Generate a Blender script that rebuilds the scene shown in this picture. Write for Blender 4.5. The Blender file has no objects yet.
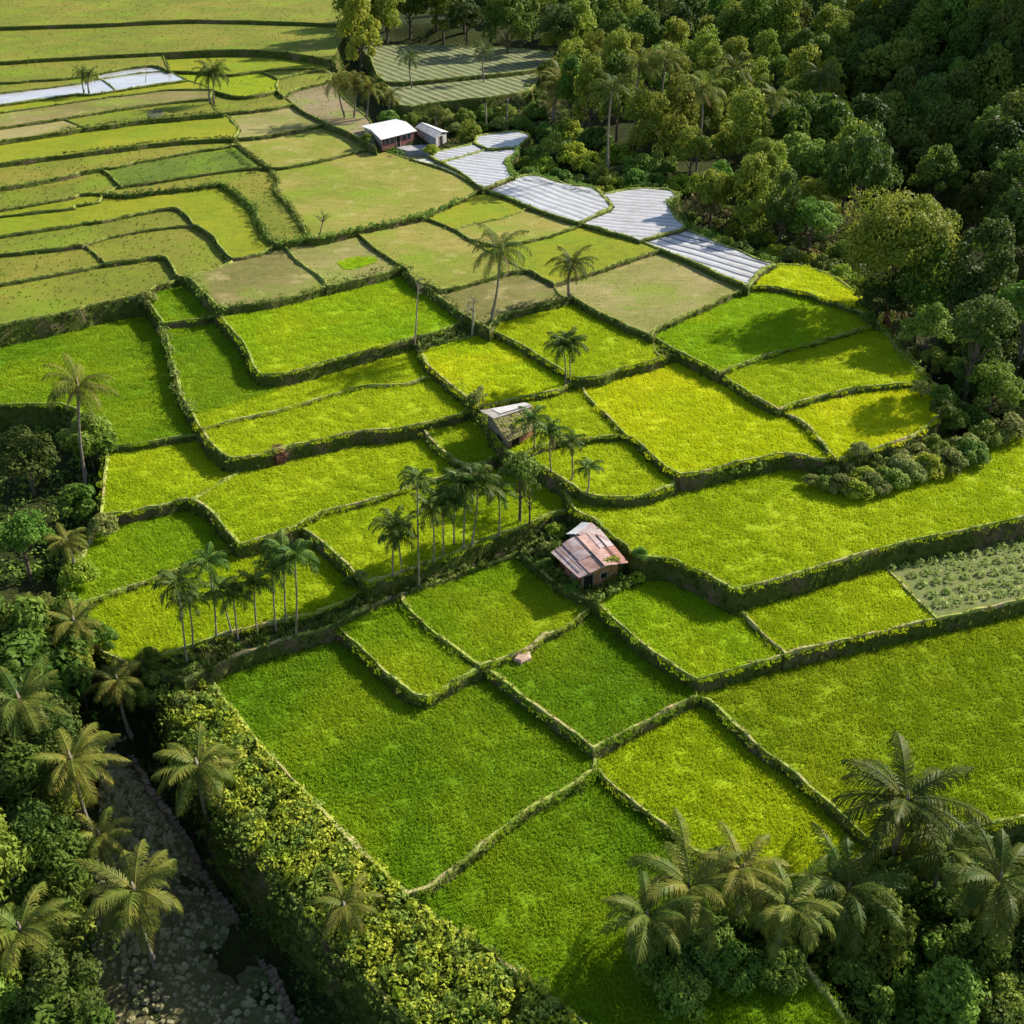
import bpy, math, random
import numpy as np
from mathutils import Vector, Matrix, noise
from mathutils.geometry import tessellate_polygon
random.seed(7)
R = math.radians
sc = bpy.context.scene
COL = sc.collection

# ------------------------------------------------------------------ camera
F = 1100.0; PITCH = R(32.2); H = 52.0
cp, sp = math.cos(PITCH), math.sin(PITCH)
FW = Vector((0, cp, -sp)); DN = Vector((0, -sp, -cp))
CAM = Vector((0, 0, H))
cam = bpy.data.objects.new('camera', bpy.data.cameras.new('camera'))
COL.objects.link(cam); sc.camera = cam
cam.location = CAM; cam.rotation_euler = (math.pi/2 - PITCH, 0, 0)
cam.data.sensor_width = 36; cam.data.sensor_height = 36; cam.data.sensor_fit = 'HORIZONTAL'
cam.data.lens = 36*F/1024; cam.data.clip_end = 6000; cam.data.clip_start = .5

def ray(px, py):
    return FW + Vector(((px-512)/F, 0, 0)) + DN*((py-512)/F)
def at(px, py, z=0.0):
    d = ray(px, py)
    t = (z-H)/d.z if d.z < -1e-3 else 3000
    return CAM + d*t
def depth(p): return (Vector(p)-CAM).dot(FW)
def proj(p):
    v = Vector(p)-CAM; d = v.dot(FW)
    return (512+F*v.x/d, 512+F*v.dot(DN)/d)

# ------------------------------------------------------------------ helpers
def tag(o, label=None, cat=None, group=None, kind=None):
    if label: o['label'] = label
    if cat: o['category'] = cat
    if group: o['group'] = group
    if kind: o['kind'] = kind
    return o
def link(name, me, parent=None):
    o = bpy.data.objects.new(name, me); COL.objects.link(o)
    if parent: o.parent = parent
    return o
def empty(name, loc, rz=0):
    o = link(name, None); o.location = loc; o.rotation_euler = (0, 0, rz)
    o.empty_display_size = .3
    return o

class MB:
    def __init__(s): s.v = []; s.f = []; s.m = []
    def face(s, pts, m=0):
        n = len(s.v); s.v += [tuple(p) for p in pts]
        s.f.append(tuple(range(n, n+len(pts)))); s.m.append(m)
    def box(s, c, sz, rz=0, m=0, top=1.0):
        cx, cy, cz = c; a, b, h = sz[0]/2, sz[1]/2, sz[2]/2
        n = len(s.v); co, si = math.cos(rz), math.sin(rz)
        for k, q in ((-h, 1), (h, top)):
            for x, y in ((-a, -b), (a, -b), (a, b), (-a, b)):
                x *= q; y *= q
                s.v.append((cx+x*co-y*si, cy+x*si+y*co, cz+k))
        for f in ((0, 3, 2, 1), (4, 5, 6, 7), (0, 1, 5, 4), (1, 2, 6, 5), (2, 3, 7, 6), (3, 0, 4, 7)):
            s.f.append(tuple(n+i for i in f)); s.m.append(m)
    def tube(s, pts, rad, seg=7, m=0):
        pts = [Vector(p) for p in pts]; n0 = len(s.v)
        for i, p in enumerate(pts):
            d = (pts[min(i+1, len(pts)-1)]-pts[max(i-1, 0)]).normalized()
            a = d.orthogonal().normalized() if i == 0 else (a - d*a.dot(d)).normalized()
            b = d.cross(a)
            r = rad[i] if isinstance(rad, (list, tuple)) else rad
            for k in range(seg):
                t = 2*math.pi*k/seg
                s.v.append(tuple(p+(a*math.cos(t)+b*math.sin(t))*r))
        for i in range(len(pts)-1):
            for k in range(seg):
                q = n0+i*seg; k2 = (k+1) % seg
                s.f.append((q+k, q+k2, q+seg+k2, q+seg+k)); s.m.append(m)
        s.f.append(tuple(n0+(len(pts)-1)*seg+k for k in range(seg))); s.m.append(m)
    def prism(s, poly, z0, z1, m=0):
        k = len(poly)
        s.face([(x, y, z1) for x, y in poly], m)
        for i in range(k):
            a, b = poly[i], poly[(i+1) % k]
            s.face([(a[0], a[1], z0), (b[0], b[1], z0), (b[0], b[1], z1), (a[0], a[1], z1)], m)
    def mesh(s, name, mats):
        me = bpy.data.meshes.new(name); me.from_pydata(s.v, [], s.f)
        for mt in (mats if isinstance(mats, (list, tuple)) else [mats]): me.materials.append(mt)
        if any(s.m): me.polygons.foreach_set('material_index', s.m)
        me.update(); return me
    def build(s, name, mats, parent=None): return link(name, s.mesh(name, mats), parent)

# ------------------------------------------------------------------ materials
def newmat(name):
    m = bpy.data.materials.new(name); m.use_nodes = True
    nt = m.node_tree; nt.nodes.clear()
    return m, nt, nt.nodes, nt.links
def N(nt, t, **kw):
    n = nt.nodes.new(t)
    for k, v in kw.items(): setattr(n, k, v)
    return n
def noise_fac(nt, scale, detail=3, rough=.55, lo=.35, hi=.65, vec=None, dist=0):
    if vec is None: vec = N(nt, 'ShaderNodeNewGeometry').outputs['Position']
    n = N(nt, 'ShaderNodeTexNoise'); n.inputs['Scale'].default_value = scale
    n.inputs['Detail'].default_value = detail; n.inputs['Roughness'].default_value = rough
    n.inputs['Distortion'].default_value = dist
    nt.links.new(vec, n.inputs['Vector'])
    mr = N(nt, 'ShaderNodeMapRange'); mr.inputs['From Min'].default_value = lo; mr.inputs['From Max'].default_value = hi
    nt.links.new(n.outputs['Fac'], mr.inputs['Value'])
    return mr.outputs['Result']
def mix(nt, fac, a, b, mode='MIX'):
    n = N(nt, 'ShaderNodeMix', data_type='RGBA', blend_type=mode)
    if isinstance(fac, (int, float)): n.inputs[0].default_value = fac
    else: nt.links.new(fac, n.inputs[0])
    for i, c in ((6, a), (7, b)):
        if isinstance(c, (tuple, list)): n.inputs[i].default_value = (*c[:3], 1)
        else: nt.links.new(c, n.inputs[i])
    return n.outputs[2]
def finish(nt, col, rough=.8, spec=.2, trans=0, bump=None, bstr=.4, bdist=.1, metal=0, tcol=None):
    p = N(nt, 'ShaderNodeBsdfPrincipled')
    if isinstance(col, (tuple, list)): p.inputs['Base Color'].default_value = (*col[:3], 1)
    else: nt.links.new(col, p.inputs['Base Color'])
    p.inputs['Roughness'].default_value = rough; p.inputs['Specular IOR Level'].default_value = spec
    p.inputs['Metallic'].default_value = metal
    if bump is not None:
        b = N(nt, 'ShaderNodeBump'); b.inputs['Strength'].default_value = bstr; b.inputs['Distance'].default_value = bdist
        nt.links.new(bump, b.inputs['Height']); nt.links.new(b.outputs[0], p.inputs['Normal'])
    out = N(nt, 'ShaderNodeOutputMaterial'); s = p.outputs[0]
    if trans:
        t = N(nt, 'ShaderNodeBsdfTranslucent'); c = tcol if tcol is not None else col
        if isinstance(c, (tuple, list)): t.inputs[0].default_value = (*c[:3], 1)
        else: nt.links.new(c, t.inputs[0])
        ms = N(nt, 'ShaderNodeMixShader'); ms.inputs[0].default_value = trans
        nt.links.new(s, ms.inputs[1]); nt.links.new(t.outputs[0], ms.inputs[2]); s = ms.outputs[0]
    nt.links.new(s, out.inputs['Surface'])

def leafmat(name, a, b, trans=.35, scale=.6, rnd=.45, rough=.6, spec=.13):
    m, nt, ns, ln = newmat(name)
    c = mix(nt, noise_fac(nt, scale, 3), a, b)
    oi = N(nt, 'ShaderNodeObjectInfo')
    hs = N(nt, 'ShaderNodeHueSaturation')
    mr = N(nt, 'ShaderNodeMapRange'); mr.inputs['To Min'].default_value = 1-rnd*.6; mr.inputs['To Max'].default_value = 1+rnd
    ln.new(oi.outputs['Random'], mr.inputs['Value']); ln.new(mr.outputs[0], hs.inputs['Value'])
    m2 = N(nt, 'ShaderNodeMath', operation='MULTIPLY_ADD'); m2.inputs[1].default_value = .05*rnd*2; m2.inputs[2].default_value = .5-.05*rnd
    m3 = N(nt, 'ShaderNodeMath', operation='FRACT'); m4 = N(nt, 'ShaderNodeMath', operation='MULTIPLY'); m4.inputs[1].default_value = 7.31
    ln.new(oi.outputs['Random'], m4.inputs[0]); ln.new(m4.outputs[0], m3.inputs[0]); ln.new(m3.outputs[0], m2.inputs[0])
    ln.new(m2.outputs[0], hs.inputs['Hue'])
    ln.new(c, hs.inputs['Color'])
    finish(nt, hs.outputs[0], rough, spec, trans)
    return m
def plain(name, a, b=None, scale=2, rough=.85, spec=.15, bump=0, metal=0, trans=0, detail=4):
    m, nt, ns, ln = newmat(name)
    if b is None: b = tuple(x*.7 for x in a)
    f = noise_fac(nt, scale, detail)
    finish(nt, mix(nt, f, a, b), rough, spec, trans, f if bump else None, bump, .15, metal)
    return m

# field palettes: (colour a, colour b, patch colour)
PAL = {
 'yel':  ((.30,.385,.004), (.25,.345,.004), (.35,.39,.006)),
 'gold': ((.325,.385,.003), (.28,.35,.004), (.36,.395,.006)),
 'gy':   ((.215,.325,.004), (.18,.285,.004), (.235,.335,.006)),
 'gy2':  ((.155,.25,.004), (.125,.21,.004), (.18,.265,.006)),
 'lime': ((.165,.315,.004), (.135,.27,.004), (.22,.33,.006)),
 'grn':  ((.09,.205,.004), (.07,.165,.004), (.125,.225,.005)),
 'drk':  ((.08,.17,.006), (.065,.14,.005), (.12,.19,.01)),
 'mid':  ((.135,.25,.004), (.105,.21,.004), (.18,.27,.006)),
 'oli':  ((.24,.26,.030), (.20,.22,.028), (.29,.26,.040)),
 'olib': ((.31,.35,.012), (.26,.30,.015), (.35,.34,.020)),
 'lit':  ((.32,.33,.050), (.27,.29,.040), (.40,.33,.085)),
 'tan':  ((.33,.31,.090), (.28,.27,.070), (.40,.33,.14)),
 'brn':  ((.26,.22,.075), (.21,.19,.055), (.31,.25,.10)),
 'soil': ((.30,.21,.12), (.22,.16,.09), (.36,.27,.17)),
 'dirt': ((.20,.15,.09), (.14,.11,.06), (.10,.13,.03)),
 'shrub':((.10,.13,.02), (.06,.08,.015), (.12,.15,.02)),
}
CROP = {'yel','gold','gy','lime','grn','drk','mid','gy2'}
def fieldmat(k):
    a, b, c = PAL[k]
    m, nt, ns, ln = newmat('field_'+k)
    n1 = noise_fac(nt, .9, 5, .65, .3, .7)
    n2 = noise_fac(nt, .07, 3, .5, .42, .62, dist=.6)
    q = 1.45 if k in CROP else .86
    if k in CROP: a, b, c = [(v_[0]*(1.0 if k in ('gold', 'yel') else 1.12), v_[1]*.97, v_[2]) for v_ in (a, b, c)]
    col = mix(nt, n1, tuple(x*q for x in a), tuple(x*q*.8 for x in b))
    col = mix(nt, n2, col, tuple(x*q for x in c))
    n3 = noise_fac(nt, 4.5, 6, .75, .28, .72)
    col = mix(nt, n3, col, mix(nt, .42 if k in CROP else .35, col, (.02,.05,.0)))
    mp = N(nt, 'ShaderNodeMapping'); mp.inputs['Scale'].default_value = (.35, 2.2, 1); mp.inputs['Rotation'].default_value = (0, 0, .35)
    gg = N(nt, 'ShaderNodeNewGeometry'); nt.links.new(gg.outputs['Position'], mp.inputs['Vector'])
    n4 = noise_fac(nt, .8, 4, .6, .45, .7, vec=mp.outputs[0])
    if k in CROP: col = mix(nt, n4, col, mix(nt, .16, col, (.03,.08,.0)))
    else:
        col = mix(nt, n4, col, mix(nt, .45, col, (.10,.12,.01)))
        col = mix(nt, noise_fac(nt, .12, 4, .6, .5, .66), col, mix(nt, .55, col, (.16,.25,.01)))
        col = mix(nt, noise_fac(nt, .3, 5, .7, .55, .7), col, mix(nt, .5, col, (.45,.36,.17) if k in ('lit','tan','brn') else (.10,.15,.01)))
    finish(nt, col, .9, .1, 0, n3, .8 if k in CROP else .6, .12 if k not in CROP else .07)
    return m
def cropmat(k):
    a, b, c = PAL[k]
    m, nt, ns, ln = newmat('crop_'+k)
    n1 = noise_fac(nt, .5, 4, .6, .3, .7)
    n2 = noise_fac(nt, .07, 3, .5, .42, .62, dist=.6)
    a, b, c = [(q_[0]*{'gold': 1.9, 'yel': 1.93, 'grn': 2.72, 'drk': 2.6, 'mid': 2.5, 'lime': 2.3, 'gy2': 2.17}.get(k, 2.16), q_[1]*(2.0 if k in ('grn', 'drk', 'mid') else 1.76), q_[2]*2.2) for q_ in (a, b, c)]
    col = mix(nt, n2, mix(nt, n1, a, b), c)
    nf = noise_fac(nt, 7, 3, .6, .3, .7); col = mix(nt, nf, col, mix(nt, .22, col, (.03,.07,.0)))
    oi = N(nt, 'ShaderNodeObjectInfo')
    hs = N(nt, 'ShaderNodeHueSaturation'); mr = N(nt, 'ShaderNodeMapRange')
    mr.inputs['To Min'].default_value = .94; mr.inputs['To Max'].default_value = 1.07
    ln.new(oi.outputs['Random'], mr.inputs['Value']); ln.new(mr.outputs[0], hs.inputs['Value']); ln.new(col, hs.inputs['Color'])
    finish(nt, hs.outputs[0], .6, .12, .45)
    return m
FM = {k: fieldmat(k) for k in PAL}
CM = {k: cropmat(k) for k in CROP}
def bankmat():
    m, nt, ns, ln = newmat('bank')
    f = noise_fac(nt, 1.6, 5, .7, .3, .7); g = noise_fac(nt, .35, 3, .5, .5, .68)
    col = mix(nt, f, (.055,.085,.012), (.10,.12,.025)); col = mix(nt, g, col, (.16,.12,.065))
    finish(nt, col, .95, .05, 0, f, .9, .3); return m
def bundmat():
    m, nt, ns, ln = newmat('bund')
    f = noise_fac(nt, 2.2, 5, .7, .3, .7); g = noise_fac(nt, .25, 3, .5, .45, .65)
    col = mix(nt, f, (.22,.29,.04), (.33,.36,.09)); col = mix(nt, g, col, (.40,.32,.17)); col = mix(nt, noise_fac(nt, .6, 4, .6, .52, .6), col, (.14,.20,.03))
    finish(nt, col, .95, .05, 0, f, .7, .15); return m
M_bank = bankmat(); M_bund = bundmat(); M_bundf = plain('grassy_bund', (.14,.19,.035), (.26,.28,.07), 1.2, .95, .05, .7)
M_weed = leafmat('weed_blades', (.24,.32,.04), (.40,.40,.09), .35, 1.2, .4)
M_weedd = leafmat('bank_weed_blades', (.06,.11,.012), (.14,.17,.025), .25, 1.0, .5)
M_trunk = plain('palm_bark', (.26,.22,.17), (.14,.115,.085), 5, .9)
M_bark = plain('tree_bark', (.13,.10,.07), (.07,.055,.04), 4, .9)
M_pale = plain('dry_wood', (.36,.31,.24), (.22,.18,.13), 4, .9)
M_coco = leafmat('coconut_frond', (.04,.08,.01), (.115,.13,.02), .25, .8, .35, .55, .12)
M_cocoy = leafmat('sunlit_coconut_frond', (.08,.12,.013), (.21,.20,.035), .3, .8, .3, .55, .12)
M_areca = leafmat('areca_frond', (.04,.085,.01), (.105,.15,.02), .25, .8, .4, .55, .15)
M_dead = leafmat('dead_frond', (.25,.17,.08), (.34,.24,.11), .2, 1, .3)
M_leafA = leafmat('leaf_mid', (.075,.14,.014), (.16,.22,.03), .35, .13, .5)
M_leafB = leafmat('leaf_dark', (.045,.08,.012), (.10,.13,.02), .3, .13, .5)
M_leafC = leafmat('leaf_olive', (.15,.21,.018), (.28,.30,.035), .35, .4, .3)
M_leafD = leafmat('leaf_bright', (.09,.17,.02), (.17,.25,.04), .35, .5, .4)
M_leafE = leafmat('leaf_brownish', (.15,.12,.04), (.22,.18,.06), .3, .6, .3)
M_leafF = leafmat('leaf_silver', (.15,.20,.035), (.28,.30,.08), .3, .8, .3)
M_leafG = leafmat('leaf_yellow_green', (.20,.29,.018), (.34,.38,.04), .4, .9, .3)

# ------------------------------------------------------------------ tufts and scattering
def tuft(name, n, h, spread, w, mat, seed):
    rg = random.Random(seed); mb = MB()
    for i in range(n):
        a = rg.uniform(0, 2*math.pi); s = rg.uniform(.2, 1)*spread; hh = h*rg.uniform(.7, 1.15)
        b0 = Vector((rg.uniform(-1, 1), rg.uniform(-1, 1), 0))*spread*.45
        d = Vector((math.cos(a), math.sin(a), 0)); q = Vector((-d.y, d.x, 0))*w/2
        m1 = b0+d*s*.4+Vector((0, 0, hh*.65)); tp = b0+d*s+Vector((0, 0, hh*.95))
        k = len(mb.v); mb.v += [tuple(b0-q), tuple(b0+q), tuple(m1+q), tuple(m1-q), tuple(tp)]
        mb.f += [(k, k+1, k+2, k+3), (k+3, k+2, k+4)]; mb.m += [0, 0]
    return bpy.data.objects.new(name, mb.mesh(name, mat))
def rice_patch(name, n, rad, h, w, mat, seed):
    rg = random.Random(seed); mb = MB()
    for i in range(n):
        r = rad*math.sqrt(rg.random()); a0 = rg.uniform(0, 6.283); b0 = Vector((math.cos(a0)*r, math.sin(a0)*r, 0))
        a = rg.uniform(0, 6.283); d = Vector((math.cos(a), math.sin(a), 0)); q = Vector((-d.y, d.x, 0))*w/2
        hh = h*rg.uniform(.65, 1.2)*(1.05-.35*(r/rad)**2); l = hh*rg.uniform(.2, .75)
        m1 = b0+d*l*.35+Vector((0, 0, hh*.65)); tp = b0+d*l+Vector((0, 0, hh))
        k = len(mb.v); mb.v += [tuple(b0-q), tuple(b0+q), tuple(m1+q), tuple(m1-q), tuple(tp)]
        mb.f += [(k, k+1, k+2, k+3), (k+3, k+2, k+4)]; mb.m += [0, 0]
    return bpy.data.objects.new(name, mb.mesh(name, mat))
TUFT = {k: rice_patch('rice_patch_'+k, 60, .55, .19, .04, CM[k], 3) for k in CROP}
T_weed = tuft('weed_tuft', 11, .30, .32, .06, M_weed, 5)
T_weedd = tuft('bank_weed_tuft', 12, .5, .45, .08, M_weedd, 6)
_gn = {}
def scatter(obj, tf, dens, smin=.75, smax=1.25, tilt=.12, zs=1.0, seed=0):
    key = (tf.name, round(dens, 2), smin, smax, tilt)
    if key not in _gn:
        g = bpy.data.node_groups.new('scatter', 'GeometryNodeTree'); _gn[key] = g
        g.interface.new_socket('Geometry', in_out='INPUT', socket_type='NodeSocketGeometry')
        g.interface.new_socket('Geometry', in_out='OUTPUT', socket_type='NodeSocketGeometry')
        gi = g.nodes.new('NodeGroupInput'); go = g.nodes.new('NodeGroupOutput')
        d = g.nodes.new('GeometryNodeDistributePointsOnFaces'); d.distribute_method = 'RANDOM'
        d.inputs['Density'].default_value = dens; d.inputs['Seed'].default_value = len(_gn)
        i = g.nodes.new('GeometryNodeInstanceOnPoints'); o = g.nodes.new('GeometryNodeObjectInfo')
        o.inputs['Object'].default_value = tf; o.inputs['As Instance'].default_value = True
        rv = g.nodes.new('FunctionNodeRandomValue'); rv.data_type = 'FLOAT_VECTOR'
        rv.inputs[0].default_value = (-tilt, -tilt, 0); rv.inputs[1].default_value = (tilt, tilt, 6.283)
        rs = g.nodes.new('FunctionNodeRandomValue'); rs.data_type = 'FLOAT'
        rs.inputs[2].default_value = smin; rs.inputs[3].default_value = smax
        rs.inputs['Seed'].default_value = 3
        j = g.nodes.new('GeometryNodeJoinGeometry'); L = g.links.new
        L(gi.outputs[0], d.inputs['Mesh']); L(d.outputs['Points'], i.inputs['Points']); L(o.outputs['Geometry'], i.inputs['Instance'])
        L(rv.outputs[0], i.inputs['Rotation']); L(rs.outputs[1], i.inputs['Scale'])
        L(gi.outputs[0], j.inputs[0]); L(i.outputs[0], j.inputs[0]); L(j.outputs[0], go.inputs[0])
    md = obj.modifiers.new('scatter', 'NODES'); md.node_group = _gn[key]

# ------------------------------------------------------------------ terrace map: lines traced once, faces found from them
# (each number pair is a bearing seen from the camera position, turned into a place on the ground by at())
LN = []
def ln(s, style='n'):
    LN.append(([tuple(float(q) for q in p.split(',')) for p in s.split()], style))
X0, X1, Y0, Y1 = -90, 1110, -60, 1095
for q in (f'{X0},{Y0} {X0},{Y1}', f'{X0},{Y1} {X1},{Y1}', f'{X1},{Y1} {X1},{Y0}', f'{X1},{Y0} {X0},{Y0}'): ln(q)
# upper left rows
ln('-90,88 62,79 99,73 124,68.5 148,65.6 158,66.6 169,71.5 187,80')
ln('-90,119 62,96 89,94.5 119,90 148,86 187,80')
ln('-90,104 62,86 82,83 99,79 115,90')
ln('99,73 99,79')
ln('99,79 122.5,75.4 148,72.5 169,71.5')
ln('-90,126 62,103.7 109,97 138,94 169,90 212,90')
ln('-90,141 62,118.4 99,112.5 138,106.6 177,101.8 211,99')
ln('187,80 200,84 212,90 211,99 216,109.6 222,113.5 230,118 239.7,130 233,139 236,144 255,159 267,167')
ln('-90,154 62,132 85,128 109,125 138,121 177,117.4 216,114 222,113.5', 'h')
ln('62,121 85,128')
ln('-90,175 62,155.5 109,149.6 148,144.7 197,140 233,139', 'h')
ln('-90,203 62,177 79.5,172 99,168.8 115,167 138,162 177,154.5 206.5,149.6 226,147 236,144')
ln('99,168.8 109,175 114,181 120.5,186.7')
ln('-90,225 62,199.4 79.5,194.5 103,194')
ln('103,194.5 112,190 120.5,186.7 148,183 197,175 236,170 260,168 267,167')
ln('103,194.5 128,195.5 158,191.6 185,188.7 216,184.8 224,185.5 240,197.5 253.7,210 258.6,222 264.4,233.6 273,242.4 281,244', 'h')
ln('-90,228 62,210 76,205.5 99,202 103,194.5')
ln('-90,250 62,226.8 85,223 109,220 128,216 158,210 175,208.6 182,212 189,218 192,223 197,225.5 206,232 214,237.5 218,245 226,254 232,259')
ln('232,259 246,257 260,253.5 281,244', 'h')
ln('83,246 109,237.6 138,231.7 167.4,227.4 197,225.5')
ln('-90,262 62,248.5 72,246.5 83,246 95,254 105,264')
ln('-90,300 63,273 105,264 128,261 154,257 165.5,257.5 171,266 177,275.7 187,277')
ln('187,277 226,265 232,259')
ln('187,277 169,283.5 156,287 146,295 136,298')
ln('-90,345 63,313 89,306 119,300 136,298')
ln('136,298 146,300 152,308 158,317.7 163,324 167.4,347 173,366.5 177,386 183,401.6 191,414 202,432 210,445 226,456.6 236,459 260,455.7 289,447.5 318,442 357,433 377,431 396,430 421.6,425.4 440,420.5 458.6,416 478,408', 'h')
ln('163,324 197,320.6 220,316')
ln('187,277 197,286.4 208.4,298 218,309 220,316 230,329 241,341 247,350 251.7,365.5 259.5,374 273,376 298.6,371 338,359.6 377,348 416,338 440,332 460,324 474,321.5')
ln('218,309 240,306 259.5,304 299,296 326,288 357,280.5 377,275.7 396,270 406,269 410,276 425.5,287 440,299 459,313 474,321.5 489,330', 'H')
ln('202,430 240,420 269,414 308,403.6 345.5,392 373,387 406,385 431,378 437,376')
ln('191,414 226,405.5 260,395 285,385 298.6,371', 's')
ln('416,338 420,351 423,352 439,345 474,337 489,330')
ln('420,351 425,363.5 439,377 451,387 464.5,397 478,408', 'h')
ln('478,408 486,422 497,440 507,453 520,458 533,465 547.5,471 562,480 577,490 588,495.5 604,497.5 634,498 657,493 673,487 677,481 681,475', 'h')
ln('421.6,425.4 424,434 439,450 457,462 471,466 486,463 507,453')
ln('478,408 498,403.6 527,398 552,393 568,386 575,378')
ln('489,330 517,344 537,356 556,367.4 568,375 582,379 603,377 619,370 642,364.6 662,359 673,356.5 689,357.4', 'h')
ln('489,330 497,319 509,314 537,307 568,299 572,297', 'h')
ln('572,297 599,312.8 628,327.5 644,333 652,338')
ln('652,338 656,330 687,315 708,306 732,295 748,288')
ln('662,359 656,350 652,338')
ln('652,338 673,349.6 689,357.4 718,373 738,386.7 757,399.4 777,409 806,425.8 816,437.5 825.5,449 835,460')
ln('582,379 583,394.6 606.4,417 624,435 634,439 649,454 665,468 681,475 700,473.8 724,467 740,463 769,457 781,455 803,456.4 818,459.8 835,460.5 857,455.6 900,447 962,438 1110,414')
ln('520,458 545,446 578,441 604.5,438 624,436.5')
# NE line
ln('277,91 283,96 292.7,103.7 304.5,112.5 328,124 347.4,132 375,147 402,156.4 416,161 440,168 462,178 483,189.5 508,198 529,207 557,217 578,223 609,232 640,241 661,250 687,260 716,274 748,286')
ln('374.8,147 338,156.4 308,163 279,168 267,167')
ln('328,124 289,132 259.5,137 233,139')
ln('292.7,103.7 269,108.6 240,112 222,113.5')
ln('212,90 232,96.5 250,96 277,91 275,87 277,79 259.5,71')
ln('169,71.5 195,72 230,74.5 259.5,71 298.6,68.5 330,68.5')
ln('277,79 298.6,74 330,68.5')
ln('283,96 299,88 330,80 330,68.5')
ln('330,80 349,103 371,121 375,147')
ln('-90,68 62,58 120,55 180,52 260,50 330,60 330,68.5')
ln('169,71.5 165,60 162,53'); ln('-90,30 100,24 200,20 340,24')
ln('330,60 345,35 340,24 380,-60')
ln('267,167 274,175 277,183 274,190.6 282,200 291,210 298.6,220 302.5,228 308,239')
ln('281,244 308,239 324,238 363,229 406,220 424,216.5 440,210 459,201.5 483,189.5', 'h')
ln('281,244 289,253 298.6,263 318,276.6 327,288')
ln('355,231 373,248 406,269')
ln('424,217 453,229 468,239 490,252 510,262 527,270.5')
ln('456,230 484.5,222 508,217 531,208')
ln('468,239 490,245 517.7,243.6 547,236.7 582,225')
ln('554,284 580,276 601,270 638,257 661,250')
ln('419,283 430,286 441,290 459,287 488,278.5 507,272.7 527,270.5 540.6,276.6 554,284 562,297 572,297')
# plastic mulch beds
ln('410,159 429.8,157.6 439.5,162.5 459,172 483,189.5')
ln('429.8,157.6 431,153 452,148 473,143 476,136 498,133 517,131.5 530,136 517,148')
ln('473,143 488,149.5 502,148.5 517,148 517,152 507,162.5 514,177')
ln('441,163 465,156 488,149.5')
ln('483,189.5 500,183 514,177')
ln('514,177 527,175 541,176 560,182 576,185 596,188 605,196 613,207 595,216 578,223')
ln('603,193 625,190 648,187.5 669,190 678,195 669,203.5 677,217 687,227.5 660,236 640,241')
ln('687,227.5 706,237 736,249 760,259 776,264 762,272 748,286')
ln('776,264 800,266 830,275 855,292 880,325')
ln('748,287 765,287 784.5,290 806,294 821.6,299.8 846,307 866,315 880,325')
ln('720,373 757,359.4 796,347.7 819,343 858,330.5 880,325')
ln('779,409 819,397 858,389 897,385 927,381')
ln('880,325 890,338 901,352 917,368 928,380 946,393 953,405 936,420 915,436 880,449 857,455.6')
# right side
ln('562,480 567,500 575,512 591,519 608,534 624,546 638,557.7 661,558.7 677,562.6 696,571 712,579 732,590 744,589 793,576.5 842,562 891,547 935,537.4 962,532 1110,500', 'h')
ln('638,557.7 640,579 625,587 610,595 597,605')
ln('597,607 625,631 654,654 684,675 698,681', 'h')
ln('732,590 732,604 749,623 766,639 784,655')
ln('878,551 884,568 905.5,591 935,619')
ln('698,681 742,669 785,656 842,642 885,632.5 932,621.6 962,615 1110,583', 'h')
ln('698,681 698,698')
# left middle
ln('105,449 138,445 189,436 203,434')
ln('238,459 234,474 216,484 197,496.7 189,500.6')
ln('99,516 128,513 158,507 189,500.6 210,513 222,527 234,541.6 241.6,545 260,539.6 279,534.8 297,528', 'h')
ln('297,528 308,520 330,512 377,499.6 410,488.5 457,473.6 471,466')
ln('64,612 99,599 119,592.4 161.6,577 197,565 218,555 234,551 236,543')
ln('299,527 318,540.6 345.5,566 367,584', 'h')
ln('128,666 180,651.5 229,634.5 278,623.5 314,615 339,606 353,599 367,584')
ln('367,584 392,577 416,568 440,560 457,553 518,529 557,514 575,512', 'h')
ln('185,682 207,671 241,654 278,642 333,626 351,616 390,599 401,595 433,585 506,558.5 520,553')
ln('520,553 540,538 560,524 575,512')
ln('-90,412 60,405 92,430 105,449 103,480 99,516 85,548 66,575 64,612 90,645 128,666 165,675 185,682')
# lower
ln('333,626 356,645.4 380,670 400,687 414,697 430,698 449,686.5 476,673 489,673 508,686.5 537,710 566.5,730 593,751 597,757 596,771.5', 'h')
ln('401,595 402,606 428,630 450,646.5 480,668')
ln('520,553 542,573 570,592 597,607', 'h')
ln('597,607 566.5,628 546,637 531,648 505,659 480,668 482,673')
ln('596,748 653.5,720 698,698 725,718 753,745 796,777 832,809 860,834 880,852')
ln('596,771.5 566.5,790.5 537,806.6 508,825.7 490,841 472,857 450,873 430,889 407,897')
ln('207,671 217,694 241,723.6 263,750 290,780 323.5,816 357,851.7 391,883 407,897 430,912 470,937 540,987 640,1062 680,1095')
ln('596,771.5 625,798 654,821 678,839 696,853.5 740,898 800,955 900,1095')
ln('696,853.5 740,872 800,880 850,866 880,852 920,845 962,832 1110,800')
ln('185,682 165,700 172,730 205,790 258,862 305,915 360,975 420,1040 480,1095')
# far vegetable terraces
ln('370,58 385,82 456,78 545,68 540,50 370,45 370,58')
ln('385,82 400,106 440,102 485,98 530,90 545,68')

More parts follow.
